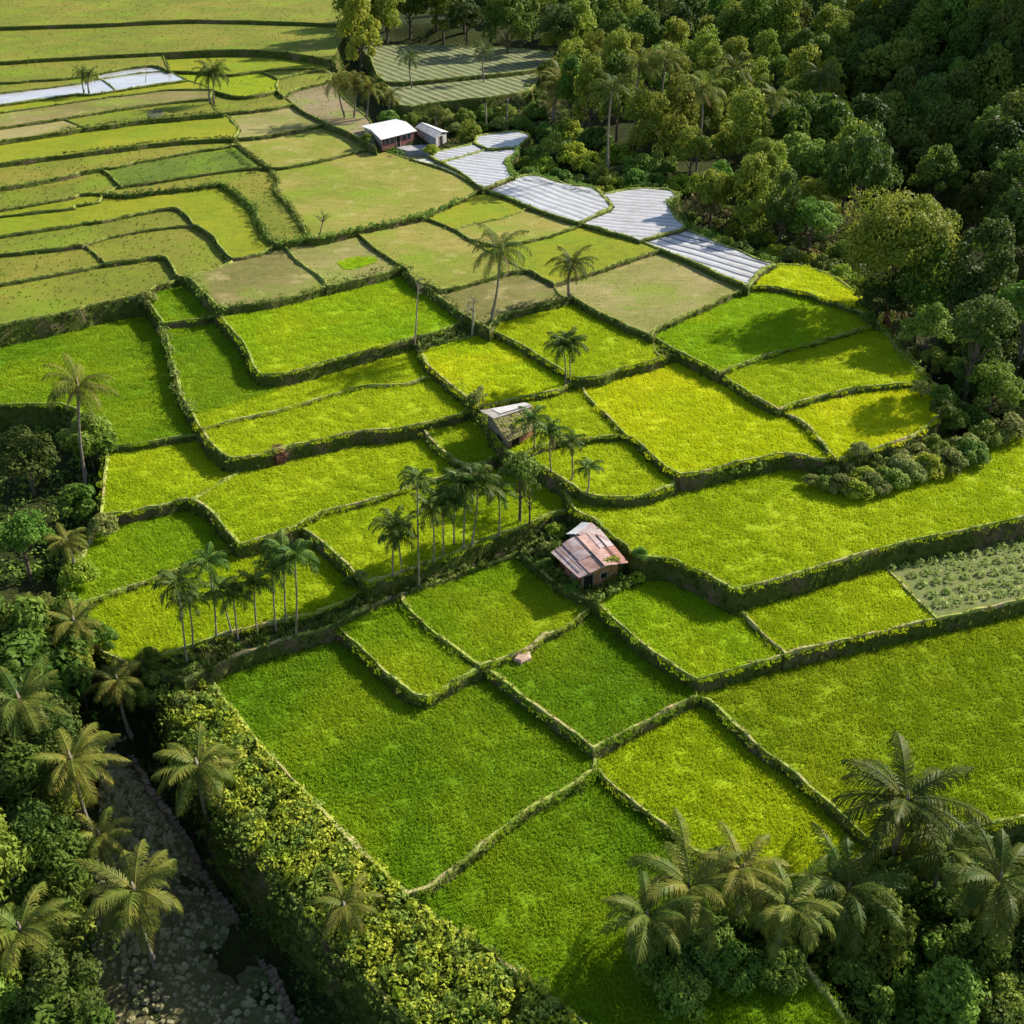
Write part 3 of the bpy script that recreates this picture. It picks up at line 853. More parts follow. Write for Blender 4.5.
def trunk_mesh(seed, r0, r1, rings, mat, bend=.03, name='palm_trunk'):
    rg = random.Random(seed); mb = MB(); pts = []; rad = []
    a = rg.uniform(0, 6.28)
    for i in range(rings+1):
        t = i/rings; b = bend*math.sin(math.pi*t)
        pts.append((b*math.cos(a)*10, b*math.sin(a)*10, t)); rad.append((r0*(1.45-1.2*min(1, t*9)*.38) if t < .1 else r0+(r1-r0)*t)*(1+.06*(i % 2)))
    mb.tube(pts, rad, 8); return mb.mesh(name, mat)
def blob(mb, c, r, n, ls, rg, squash=.8, m=0, out=.75):
    for i in range(n):
        z = rg.uniform(-.55, 1); a = rg.uniform(0, 6.283); q = math.sqrt(max(0, 1-z*z))
        nrm = Vector((q*math.cos(a), q*math.sin(a), z)); rr = r*rg.uniform(.72, 1.08)
        p = Vector(c)+Vector((nrm.x*rr, nrm.y*rr, nrm.z*rr*squash))
        nn = (nrm*out+Vector((rg.gauss(0, .45), rg.gauss(0, .45), rg.gauss(.25, .45)))).normalized()
        t1 = nn.orthogonal().normalized(); t1 = Matrix.Rotation(rg.uniform(0, 6.28), 3, nn) @ t1; t2 = nn.cross(t1)
        s = ls*rg.uniform(.6, 1.3)
        k = len(mb.v)
        mb.v += [tuple(p-t1*s), tuple(p+t2*s*.55-nn*s*.12), tuple(p+t1*s), tuple(p-t2*s*.55-nn*s*.12)]
        mb.f.append((k, k+1, k+2, k+3)); mb.m.append(m)
def tree_crown(seed, mat, shape='round', nb=34, per=120, ls=.055):
    rg = random.Random(seed); mb = MB()
    for i in range(nb):
        z = rg.uniform(-.35, 1); a = i*2.399+rg.uniform(-.4, .4); q = math.sqrt(max(0, 1-z*z))
        if shape == 'umbrella': c = (q*math.cos(a)*.95*rg.uniform(.3, 1), q*math.sin(a)*.95*rg.uniform(.3, 1), .12*z+.12*rg.uniform(-1, 1)); br = rg.uniform(.17, .27); sq = .55
        elif shape == 'tall': c = (q*math.cos(a)*.52, q*math.sin(a)*.52, z*1.15-.1); k_ = rg.uniform(.5, 1.4); c = (c[0]*k_, c[1]*k_, c[2]); br = rg.uniform(.13, .3); sq = 1.2
        elif shape == 'bush': c = (q*math.cos(a)*.75*rg.uniform(.5, 1), q*math.sin(a)*.75*rg.uniform(.5, 1), abs(z)*.6-.05); br = rg.uniform(.2, .34); sq = .8
        else: c = (q*math.cos(a)*.72*rg.uniform(.75, 1.05), q*math.sin(a)*.72*rg.uniform(.75, 1.05), z*.62); k_ = rg.uniform(.7, 1.25); c = (c[0]*k_, c[1]*k_, c[2]*rg.uniform(.7, 1.35)); br = rg.uniform(.14, .34); sq = .8
        blob(mb, c, br, per, ls, rg, sq)
    return mb.mesh('tree_crown', mat)
def tree_trunk(seed, mat, limbs=7, r=.05):
    rg = random.Random(seed); mb = MB()
    mb.tube([(0, 0, -.15), (0, 0, .05), (.015, .01, .45), (.0, .02, .8)], [r*1.7, r*1.2, r, r*.55], 8)
    for i in range(limbs):
        a = i*2.399; z = rg.uniform(.4, .75); l = rg.uniform(.25, .42)
        d = Vector((math.cos(a), math.sin(a), 0))
        p0 = Vector((0.01, .015, z)); mb.tube([p0, p0+d*l*.45+Vector((0, 0, .10)), p0+d*l+Vector((0, 0, .28))], [r*.5, r*.35, r*.12], 5)
    return mb.mesh('tree_trunk', mat)

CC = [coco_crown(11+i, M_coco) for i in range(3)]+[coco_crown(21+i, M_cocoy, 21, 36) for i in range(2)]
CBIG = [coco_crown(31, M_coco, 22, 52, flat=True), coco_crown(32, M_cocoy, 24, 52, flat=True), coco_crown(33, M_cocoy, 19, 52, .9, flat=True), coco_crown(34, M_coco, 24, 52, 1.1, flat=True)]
DF = [dead_fronds(41, 4, M_dead), dead_fronds(42, 6, M_dead)]
NU = nuts(5)
AC = [areca_crown(51+i, M_areca) for i in range(4)]
PT = [trunk_mesh(61+i, .17, .12, 26, M_trunk, .03) for i in range(3)]
AT = [trunk_mesh(71+i, .085, .065, 22, M_trunk, .012) for i in range(3)]

def set_crown_from_pixels(b, cx, cy):
    """height of the crown above base b so that it is seen at (cx, cy)"""
    dpt = depth(b); v = (cy-512)/F
    # point on ray at same ground distance y as the base
    d = ray(cx, cy); t = b.y/d.y if d.y > 1e-3 else 1
    p = CAM+d*t; return p
def palm(kind, bx, by, cx, cy, dpx, label, group=None, yel=False, dead=0, big=None, fruit=True, flat=1.0):
    b = hit(bx, by); p = set_crown_from_pixels(b, cx, cy)
    h = p.z-b.z; lean = Vector((p.x-b.x, 0, h))
    h = max(2.0, lean.length)
    t = empty('coconut_palm' if kind == 'c' else 'areca_palm', b, 0)
    t.rotation_euler = (random.uniform(-.03, .03), math.atan2(p.x-b.x, p.z-b.z), 0)
    make_palm(t, kind, h, dpx/2*depth((b.x, b.y, b.z+h))/F, yel, dead, big, fruit)
    tag(t, label, 'palm tree', group); return t
def make_palm(t, kind, h, rad, yel=False, dead=0, big=None, fruit=True):
    if kind == 'c':
        me = CBIG[big] if big is not None else CC[3+random.randrange(2)] if yel else CC[random.randrange(3)]
        tr = link('trunk', random.choice(PT), t); cr = link('crown', me, t)
        k = rad/.98
    else:
        me = random.choice(AC); tr = link('trunk', random.choice(AT), t); cr = link('crown', me, t); k = rad/.80
    tr.scale = (max(.8, rad/4.2 if kind == 'c' else rad/2.2),)*2+(h+.05*k,)
    cr.location = (0, 0, h); cr.scale = (k, k, k); rz = random.uniform(0, 6.28); cr.rotation_euler = (0, 0, rz)
    if dead:
        dd = link('dead_fronds', DF[0 if dead < 2 else 1], t); dd.location = (0, 0, h); dd.scale = (k*.8,)*3
        dd.rotation_euler = (0, 0, random.uniform(0, 6.28))
    if kind == 'c' and fruit:
        q = link('coconut_cluster', NU, t); q.location = (0, 0, h); q.scale = (k,)*3
def palm_top(cx, cy, h, dpx, label, group=None, big=0, dead=0, yel=False, tilt=(0, 0)):
    b = hit(cx, cy, h)
    t = empty('coconut_palm', b); t.rotation_euler = (tilt[0], tilt[1], 0)
    make_palm(t, 'c', h, dpx/2*depth((b.x, b.y, b.z+h))/F, yel, dead, big)
    tag(t, label, 'palm tree', group); return t

# open-field palms
palm('c', 491, 322, 500, 250, 66, 'tall coconut palm with ragged star crown standing alone between stubble and rice', dead=1)
palm('c', 569, 299, 572, 265, 50, 'short coconut palm with yellowing right fronds behind the lime field', dead=1)
palm('a', 566, 384, 563, 347, 34, 'left trunk of the small dark twin palm beside the bund at centre')
palm('a', 571, 388, 570, 346, 34, 'right trunk of the small dark twin palm beside the bund at centre')
palm('c', 210, 104, 209, 74, 36, 'left trunk of the twin coconut palm standing at the top left')
palm('c', 214, 106, 215, 73, 36, 'right trunk of the twin coconut palm standing at the top left')
palm('c', 84, 93, 83, 73, 23, 'left one of two small palms in front of the flooded paddies')
palm('c', 89, 94, 89, 74, 20, 'right one of two small palms in front of the flooded paddies')
palm('c', 87, 490, 78, 388, 76, 'tall grey brown coconut palm at the left edge above a dark bush', yel=True, dead=2)
LG = 'slender palms in the left row by the weedy strip'
for i, a in enumerate([(187,664,178,587,'leftmost slender palm of the left row with hanging fronds'), (193,652,188,603,'lower crowned palm just right of the leftmost slender palm'),
      (217,641,209,563,'slender palm of the left row whose crown overlaps the pale bund'), (232,634,220,590,'short slender palm behind the third trunk of the left row'),
      (238,641,233,597,'low dark slender palm in the middle of the left row'), (257,635,254,585,'very dark slender palm just left of the tall trio'),
      (276,633,272,572,'dark crowned palm on the left of the tall trio in the left row'), (286,624,283,553,'tallest pale trunked palm of the left row'),
      (296,636,295,557,'rightmost palm of the left row with glossy drooping fronds')]):
    palm('a', a[0], a[1], a[2], a[3], 42 if i in (0, 7, 8) else 36, a[4], LG)
MG = 'slender palms in the middle group'
for i, a in enumerate([(393,581,394,528,'squat dark palm at the left end of the middle group'), (403,581,398,537,'thin trunked palm tucked behind the squat dark palm'),
      (419,589,417,482,'tall thin palm with small upright crown in the middle group'), (434,574,432,510,'drooping palm with a hanging dead skirt in the middle group'),
      (443,556,441,500,'smaller palm behind the drooping palm in the middle group'),
      (464,562,466,487,'left of the two broad crowned palms in the middle group'), (472,560,478,484,'right of the two broad crowned palms in the middle group'),
      (454,545,455,502,'low crowned palm left of the two broad crowned palms'), (499,540,498,492,'faint thin palm right of the two broad crowned palms')]):
    palm('a', a[0], a[1], a[2], a[3], 48 if i in (5, 6) else 40 if i in (0, 3) else 34, a[4], MG, dead=1 if i == 3 else 0)
for a in [(534,450,533,420,30,'small palm leaning over the white roofed hut',0), (551,473,550,434,34,'palm with yellow hanging fronds right of the white roofed hut',2),
      (572,481,571,443,26,'small dark palm on the bank between two slim palms',1), (587,496,589,468,26,'shortest palm at the right end of the bank by the hut',0)]:
    palm('a', a[0], a[1], a[2], a[3], a[4], a[5], 'slim palms on the bank by the white roofed hut', dead=a[6])
# top palms
TG = 'palm cluster by the bare plots'
for a in [(345,118,338,82,44,'leftmost bright palm of the cluster by the bare plots'), (354,118,354,84,42,'middle palm of the cluster by the bare plots'), (366,118,368,88,40,'bushy palm on the right of the cluster by the bare plots'),
          (391,119,390,96,30,'brownish palm closest to the white house'), (412,88,410,58,30,'palm rising at the top edge above the vegetable terrace'), (484,82,484,50,26,'palm at the top edge right of the vegetable terrace')]:
    palm('c', *a, TG if a[0] < 370 else None, yel=a[0] < 400)
palm('c', 553, 124, 560, 84, 58, 'large golden green coconut palm leaning right in front of the forest', yel=True, dead=1)
palm('c', 583, 128, 592, 84, 54, 'coconut palm with drooping golden fronds beside the large leaning one', yel=True, dead=2)
palm('c', 437, 130, 438, 112, 20, 'tiny palm just right of the white house roof', yel=True)
# foreground palms seen from above
palm_top(905, 803, 4.2, 142, 'large dark star shaped palm at the lower right edge', big=0, dead=1)
palm_top(690, 885, 4.5, 128, 'leftmost palm of the bottom right clump with pale arching fronds', 'palms in the bottom right clump', big=1)
palm_top(742, 868, 5, 96, 'upright palm in the middle of the bottom right clump', 'palms in the bottom right clump', big=2)
palm_top(848, 888, 5, 118, 'green palm on the right of the bottom right clump', 'palms in the bottom right clump', big=3)
palm_top(648, 915, 4.5, 96, 'low palm with short fronds at the left end of the bottom right clump', 'palms in the bottom right clump', big=3)
palm_top(790, 905, 4.5, 104, 'low spreading palm between the middle and right palms of the bottom clump', 'palms in the bottom right clump', big=1)
palm_top(950, 850, 5, 96, 'dark palm just behind the large star shaped palm', big=3)
palm_top(198, 765, 6, 92, 'palm with yellow lower fronds at the head of the shrub bed', big=1, dead=1)
palm_top(135, 890, 7, 108, 'pale star shaped palm at the bottom left beside the stony track', big=1)
palm_top(72, 760, 8, 92, 'palm with long yellow fronds at the left edge above the track', big=1)
palm_top(100, 835, 5, 66, 'feathery low palm overhanging the stony track', big=2)
palm_top(75, 622, 6, 62, 'grey green palm at the left edge below the fields', big=1)
palm_top(118, 680, 6, 60, 'palm with brown hanging skirt above the track end', big=1, dead=2)
palm_top(345, 905, 2.2, 74, 'low spiky palm growing in the shrub bed at the bottom', big=2)
palm_top(66, 540, 4, 48, 'low arching palm at the left edge beside the fields', big=1)
palm_top(20, 700, 8, 90, 'palm beyond the left side of the stony track', big=0)
palm_top(1000, 880, 8, 120, 'palm past the right edge of the bottom clump', big=3)
palm_top(20, 930, 8, 110, 'palm below the pale star shaped palm at the bottom left', big=1)

# ------------------------------------------------------------------ broadleaf trees and shrubs
TC = {'A': [tree_crown(101+i, M_leafA, s) for i, s in enumerate(['round', 'round', 'tall'])],
      'B': [tree_crown(111+i, M_leafB, s) for i, s in enumerate(['round', 'tall', 'round'])],
      'C': [tree_crown(121+i, M_leafC, s) for i, s in enumerate(['round', 'tall', 'tall'])],
      'U': [tree_crown(131, M_leafA, 'umbrella', 44), tree_crown(132, M_leafC, 'umbrella', 40)],
      'D': [tree_crown(141+i, M_leafD, 'bush', 24, 110, .075) for i in range(2)],
      'S': [tree_crown(151+i, M_leafA, 'bush', 24, 110, .075) for i in range(2)],
      'G': [tree_crown(161, M_leafF, 'bush', 24, 110, .075), tree_crown(162, M_leafF, 'tall', 24, 90, .06)],
      'X': [tree_crown(191, M_leafC, 'round', 70, 260, .030)],
      'E': [tree_crown(171, M_leafE, 'round', 30, 90, .05)],
      'Y': [tree_crown(181+i, M_leafG, 'bush', 22, 110, .075) for i in range(2)]}
TT = [tree_trunk(201+i, M_bark) for i in range(2)]; TP = tree_trunk(205, M_pale, 9, .035)
def tree(cx, cy, dpx, h, kind, label, group=None, var=None, fl=1.0, trunk=None, z0=None):
    """crown centre seen at (cx, cy) and dpx wide; h = height of the crown centre above ground"""
    b = hit(cx, cy, h, base_z if z0 is None else ground_z)
    dp = depth((b.x, b.y, b.z+h)); r = dpx/2*dp/F
    bush = kind in 'DSGY' and h < 2.5
    t = empty('shrub' if bush else 'broadleaf_tree', b, random.uniform(0, 6.28))
    me = TC[kind][var if var is not None else random.randrange(len(TC[kind]))]
    cr = link('foliage' if bush else 'crown', me, t); cr.location = (0, 0, h*.4 if bush else h); cr.scale = (r, r, r*fl*random.uniform(.9, 1.1))
    tr = link('stem' if bush else 'trunk', trunk or random.choice(TT), t); s = max(r*.9, h*.45); tr.scale = (s, s, h if not bush else h*.7)
    tag(t, label, 'shrub' if bush else 'tree', group); return t
# single trees
tree(713, 190, 52, 5.5, 'U', 'flat topped olive tree standing beside the widest plastic bed', var=1, fl=2.2)
tree(704, 208, 34, 3.5, 'E', 'brownish tree under the flat topped olive tree')
tree(900, 250, 122, 9, 'X', 'big rounded olive tree at the forest edge casting the long shadow', var=0, fl=1.15)
tree(925, 290, 80, 6, 'A', 'dark lower tree behind the big rounded olive tree', fl=1.1)
tree(880, 300, 56, 4, 'B', 'vine covered tree at the foot of the big olive tree')
tree(930, 330, 60, 5, 'A', 'leafy tree at the right edge above the yellow field corner')
tree(800, 122, 110, 9, 'U', 'wide spreading layered tree in the middle of the forest', var=0, fl=1.5)
tree(800, 165, 46, 6, 'A', 'small rounded tree below the wide layered tree')
tree(786, 215, 26, 3.5, 'G', 'pale feathery tree on the forest edge slope', var=1)
tree(770, 232, 24, 2, 'Y', 'pale shrub on the bare slope at the forest edge')
tree(88, 440, 66, 3.5, 'S', 'dark leafy bush at the foot of the tall grey palm', z0=1)
tree(80, 505, 54, 2.6, 'S', 'bushy shrub below the dark leafy bush at the left edge', z0=1)
tree(100, 512, 36, 2.4, 'G', 'greyish shrub touching the rice at the left edge', var=0, z0=1)
tree(74, 560, 44, 2.4, 'Y', 'low yellowish shrub at the left edge', z0=1)
tree(520, 470, 46, 5, 'D', 'bright leafy tree between the two huts', z0=1)
tree(530, 497, 26, 3.5, 'G', 'pale blossom covered tree below the bright leafy tree', var=1, fl=1.4, z0=1)
tree(556, 545, 30, 1.2, 'D', 'pale green bush at the left corner of the rusty hut', z0=1)
tree(546, 560, 24, 1.0, 'S', 'green bush beneath the pale bush left of the rusty hut', z0=1)
tree(638, 572, 18, .9, 'Y', 'small bush at the right corner of the rusty hut', z0=1)
tree(556, 528, 26, .7, 'Y', 'low bright weeds bush above the rusty hut roof', z0=1)
tree(479, 384, 22, 2.4, 'G', 'grey bare looking small tree beside the white roofed hut', var=1, trunk=TP, z0=1)
tree(474, 398, 18, 1.2, 'S', 'low bush at the foot of the grey small tree', z0=1)
tree(148, 302, 24, 1.0, 'G', 'grey green bush on the bushy corner at centre left', var=0, z0=1)
tree(431, 146, 18, 1.2, 'Y', 'bright shrub right of the white house', z0=1)
tree(366, 138, 16, 1.2, 'S', 'green shrub at the left corner of the white house', z0=1)
tree(388, 112, 26, 2.2, 'D', 'leafy bush rising behind the white house roof')
tree(400, 108, 22, 2.0, 'S', 'darker bush behind the right end of the white house roof')
tree(640, 560, 20, .9, 'D', 'low bush against the bank right of the rusty hut', z0=1)
tree(570, 590, 18, .6, 'D', 'weedy bush in front of the left wall of the rusty hut', z0=1)
tree(545, 543, 24, 1.2, 'G', 'pale leaning bush left of the rusty hut platform', var=0, z0=1)
tree(470, 135, 30, 2.4, 'C', 'olive bushy tree between the white house and the silver beds')
tree(350, 578, 20, .8, 'S', 'small bush at the end of the weedy bank at centre left', z0=1)
tree(360, 572, 16, .8, 'G', 'small grey bush on the corner of the bank at centre left', var=0, z0=1)
# shrubs and trees at the bottom left
for a in [(150,690,48,2.6,'S','dense green shrub behind the shrub bed'), (185,705,54,2.2,'G','pale leaved shrub at the upper end of the shrub bed'),
          (75,665,44,4,'C','golden green tree at the left edge above the track'), (150,660,36,2.4,'A','green bushy tree where the weedy strip begins'),
          (100,640,40,3,'A','tree between the edge palm and the fields'), (74,890,40,4,'C','olive tree at the bottom left corner'),
          (75,800,36,3,'Y','yellowish shrub between the left edge palms'), (30,850,70,4,'A','rounded tree left of the stony track'), (30,620,70,4,'B','dark tree beyond the left edge palm'),
          (20,540,70,4,'A','leafy tree outside the left field corner'), (25,460,70,4,'B','dark tree left of the tall grey palm'), (215,675,26,1,'S','low shrub at the corner of the foreground field')]:
    tree(*a)
for i, (x, y, d) in enumerate([(660,925,50), (690,915,56), (715,925,60), (745,905,60), (770,925,64), (700,950,70), (735,960,70), (650,955,60), (680,985,70), (780,960,70)]):
    tree(x, y, d, 1.2, 'SSD'[i % 3], 'dark shrub in the foot of the bottom right palm clump', 'shrubs at the foot of the bottom right palms', z0=1)
# grey shrubs at the end of the wide bank
SG = 'grey green shrubs in a row below the golden field'
for i, (x, y, d) in enumerate([(828,466,22), (845,463,30), (862,472,30), (858,458,26), (880,458,32), (900,452,32), (885,466,22), (918,446,32), (936,440,34), (925,460,24), (950,450,34), (968,440,40), (990,430,44), (1010,425,50)]):
    tree(x, y, d, 1.3, 'G' if i % 2 else 'S', 'grey green rounded shrub in the row below the golden field', SG, z0=1, var=0)
for i, (x, y, d) in enumerate([(812,476,20), (826,480,28), (842,482,34), (858,486,38), (876,482,38), (894,476,40), (912,470,40), (930,464,42), (950,460,44), (972,452,46), (834,470,26), (866,474,34), (902,462,36)]):
    tree(x, y-4, d, 1.4, 'GSGY'[i % 4], 'grey green rounded shrub in the row below the golden field', SG, z0=1, var=0)
SG2 = 'bushes along the forest edge right of the golden field'
for i, (x, y, d) in enumerate([(905,335,30), (918,350,30), (935,362,36), (925,378,24), (945,385,30), (960,372,40), (958,400,36), (975,410,44), (990,380,50), (1010,400,60), (940,415,30), (956,422,30), (900,318,24), (870,308,20)]):
    tree(x, y, d, 2.0, 'GSA'[i % 3], 'mixed bush at the forest edge right of the golden field', SG2, z0=1, var=0)
# bushes beside the silver beds
SG3 = 'bright bushes behind the silver beds'
for i, (x, y, d) in enumerate([(535,150,22), (545,160,22), (528,170,20), (558,140,26), (575,150,26), (560,172,22), (590,158,26), (580,178,20), (605,172,24), (618,182,22), (635,175,24), (600,186,16), (655,178,24), (640,160,26),
       (620,150,28), (595,135,28), (570,128,26), (548,128,24), (660,160,28), (680,180,24), (545,178,16), (525,157,16)]):
    tree(x, y, d*1.55, 2.0, 'DYDSY'[i % 5], 'bright bush behind the silver plastic beds', SG3, var=0)
SG4 = 'low shrubs on the slope along the lowest silver bed'
for i, (x, y, d) in enumerate([(690,215,20), (695,230,20), (712,232,20), (726,240,20), (742,246,20), (758,254,18), (735,228,22), (755,236,22), (775,248,22), (792,252,24), (775,258,16), (808,258,24), (825,262,26), (842,270,26), (815,240,26), (845,250,30), (860,284,26)]):
    tree(x, y, d*1.35, 1.2, 'DYSYG'[i % 5], 'low shrub on the slope along the lowest silver bed', SG4, var=0)
SG5 = 'dark shrubs between the vegetable terrace and the silver beds'
for i, (x, y, d) in enumerate([(410,115,22), (425,118,22), (445,112,24), (465,112,26), (485,110,26), (505,108,28), (500,120,24), (520,118,28), (535,108,30), (480,124,22), (455,124,22), (530,90,34), (545,78,34), (535,125,22), (515,98,28)]):
    tree(x, y, d, 1.8, 'SSGA'[i % 4] if i % 4 != 3 else 'S', 'dull shrub between the vegetable terrace and the silver beds', SG5, var=0)
# forest
def poly_in(x, y, P): return inside((x, y), P)
ZONES = [
 ([(535,40),(850,40),(845,95),(860,170),(790,180),(700,155),(640,125),(550,85)], 'CACAUC', 'tree of the sunlit forest behind the silver beds', 'sunlit forest trees', 42, 6),
 ([(700,180),(860,180),(850,250),(770,215)], 'ABAC', 'tree on the wooded slope left of the big olive tree', 'slope trees left of the big olive tree', 34, 4.5),
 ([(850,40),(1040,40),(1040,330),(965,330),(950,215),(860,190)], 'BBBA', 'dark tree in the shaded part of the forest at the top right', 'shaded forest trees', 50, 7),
 ([(330,-10),(1060,-10),(1060,40),(330,40)], 'ABAC', 'tree of the far forest along the top', 'far forest trees', 52, 7),
 ([(965,330),(1050,330),(1050,400),(970,400)], 'ABB', 'tree past the right edge beside the golden field', 'trees past the right edge', 30, 2.6),
 ([(700,905),(1050,870),(1050,1040),(760,1040)], 'SSAB', 'dark leafy shrub under the bottom right palms', 'undergrowth under the bottom right palms', 60, 1.5),
 ([(-40,640),(60,640),(60,1040),(-40,1040)], 'ABS', 'tree left of the stony track', 'trees left of the stony track', 66, 4),
]
rg = random.Random(99); cnt = 0
for P, kinds, lab, grp, sep, hh in ZONES:
    pts = []
    x0, x1 = min(p[0] for p in P), max(p[0] for p in P); y0, y1 = min(p[1] for p in P), max(p[1] for p in P)
    for _ in range(2600):
        x, y = rg.uniform(x0, x1), rg.uniform(y0, y1)
        if not inside((x, y), P): continue
        s = sep*(.62+.5*max(0, (y-40))/300) if y < 420 else sep
        if all((x-a)**2+((y-b)*1.5)**2 > (s*.78)**2 for a, b, _ in pts): pts.append((x, y, s))
    pts.sort(key=lambda q: q[1])
    for x, y, s in pts:
        bb = hit(x, y, hh, base_z)
        if abs(ground_z(bb.x, bb.y)-bb.z) > .01 or (x-900)**2+(y-255)**2 < 78**2: continue
        tree(x, y, s*rg.uniform(1.25, 2.1), hh*rg.uniform(.7, 1.35), rg.choice(kinds), lab, grp, fl=rg.uniform(.9, 1.35)); cnt += 1
print('forest trees', cnt, 'trees', sum(1 for o in bpy.data.objects if o.name.startswith('broadleaf_tree')))
for i, (x, y, d) in enumerate([(640,66,44),(612,88,40),(703,88,46),(735,70,38),(775,98,36),(822,78,40),(666,60,38)]):
    palm_top(x, y, 12.5, d*1.25, 'coconut palm crown rising out of the sunlit forest', 'coconut palms in the sunlit forest', big=None, yel=i % 2 == 0, dead=2 if i == 2 else 0)


# ------------------------------------------------------------------ hedges, beds and other growth nobody could count
def poly3(s, z):
    return [at(*[float(q) for q in p.split(',')], z) for p in s.split()]
def hedge(pxs, z, r, label, mat, per=26, ls=.15, hgt=.45, seed=1, kind=None, step=.55, skip=.0):
    rg = random.Random(seed); mb = MB(); P = poly3(pxs, z*ZS); st = MB()
    for a, b in zip(P, P[1:]):
        L = (b-a).length; n = max(1, int(L/(step*r/.5)))
        for i in range(n):
            p = a.lerp(b, (i+rg.random()*.8)/n)
            big = .75+.5*noise.noise(Vector((p.x*.25, p.y*.25, seed)))+.3*rg.random()
            if rg.random() < skip: continue
            c = p+Vector((rg.uniform(-.3, .3), rg.uniform(-.3, .3), hgt*big*.6))
            blob(mb, c, r*big, per, ls, rg, .85)
    o = mb.build('hedge', mat); tag(o, label, 'hedge', None, kind); return o
hedge('218,309 240,306 259.5,304 299,296 326,288', 8.1, .55, 'low ragged hedge along the top of the brightest green field', M_leafA, seed=1, skip=.3)
hedge('326,288 357,280.5 377,275.7 396,270 406,269 410,276 425.5,287 440,299 459,313 474,321.5 489,330', 8.1, .95, 'thick dark hedge rounding the right corner of the brightest green field', M_leafA, 34, seed=2)
hedge('103,195 128,196 158,192 185,189 216,186 224,186 240,198 253.7,210 258.6,222 264.4,234 273,243 281,244', 9.1, .6, 'dark angular hedge enclosing the bright field at the upper left', M_leafB, 26, .17, seed=3)
hedge('281,244 308,239 324,238 363,229 406,220 424,216.5 440,210 459,201.5', 9.35, .55, 'long hedge below the large sandy field', M_leafA, 26, .17, seed=4)
hedge('187,277 197,286.4 208.4,298 218,309 220,316', 7.8, .75, 'bushy hedge on the right side of the small deep green paddy', M_leafA, 30, seed=5)
hedge('150,306 158,318 163,325 167.4,347 173,366.5 177,386 183,401.6 191,414', 5.7, .6, 'overgrown hedge running down the big left bank', M_leafF, 24, seed=6, skip=.2)
hedge('491,329 497,319 509,314 537,307 568,299 572,297', 7.9, .6, 'hedge at the foot of the two open field palms', M_leafB, 26, seed=7)
hedge('328,124 347.4,131 375,146 390,152 402,156', 9.6, .7, 'hedge in front of the white house yard', M_leafA, 26, .17, seed=8)
hedge('269,168 274,175 277,183 274,190.6 282,200 291,210 298.6,220 302.5,228 308,238', 9.3, .6, 'winding hedge on the left side of the large sandy field', M_leafB, 22, .17, seed=9)
hedge('451,388 464,398 478,409 486,424 492,434', 5.6, .9, 'overgrown ditch hedge left of the white roofed hut', M_leafA, 34, seed=10)
hedge('690,480 720,474 745,470 770,465', 5.3, .55, 'band of plants on the bank below the golden field', M_leafD, 26, seed=11)
hedge('216,186 236,197 256,214 262,232 272,243', 8.3, .5, 'lower shaded growth inside the angular hedge', M_leafB, 16, seed=12)
hedge('62,132 109,125 138,121 177,117.4 216,114', 11.3, .45, 'dark growth along the bank under the field with the shadow heap', M_leafB, 18, .17, seed=13)
hedge('62,155.5 109,149.6 148,144.7 197,140 233,139 236,145 255,159 266,167', 10.4, .4, 'dark growth along the bank below the yellow green strip', M_leafB, 18, .17, seed=14)
hedge('517,148 516,155 508,163 514,177 541,177 576,185 600,189', 9.9, .5, 'growth edging the upper silver beds', M_leafD, 22, .15, seed=15, skip=.2)
hedge('625,190 648,187 669,190 679,196 669,204 678,217 690,228 712,237 740,248 774,263', 8.9, .55, 'grassy growth curving round the lower silver beds', M_leafD, 24, .15, seed=16, skip=.15)
hedge('190,672 230,655 277,640 331,622', 1.2, .6, 'weeds between the slender palm trunks', M_leafA, 28, seed=17, skip=.25)
hedge('600,600 622,588 638,577', 2.2, .45, 'weeds at the lower right of the rusty hut', M_leafD, 26, seed=18)
hedge('166,700 172,730 205,790 258,862 305,915 360,975 420,1040 480,1090', -.6, 1.0, 'overhanging leafy edge of the shrub bed', M_leafD, 50, .16, .3, seed=21)
hedge('163,712 168,740 200,800 250,872 298,926 352,985 412,1050', -2.6, 1.2, 'dark growth on the bank under the shrub bed', M_leafB, 40, .2, .3, seed=22)
hedge('590,519 608,534 624,546 637,556', 3.2, .4, 'weeds behind the rusty hut', M_leafA, 22, seed=19, skip=.3)
hedge('880,330 892,342 905,358 917,370 928,382', 7.1, .55, 'rough growth edging the field under the big olive tree', M_leafA, 26, seed=20)

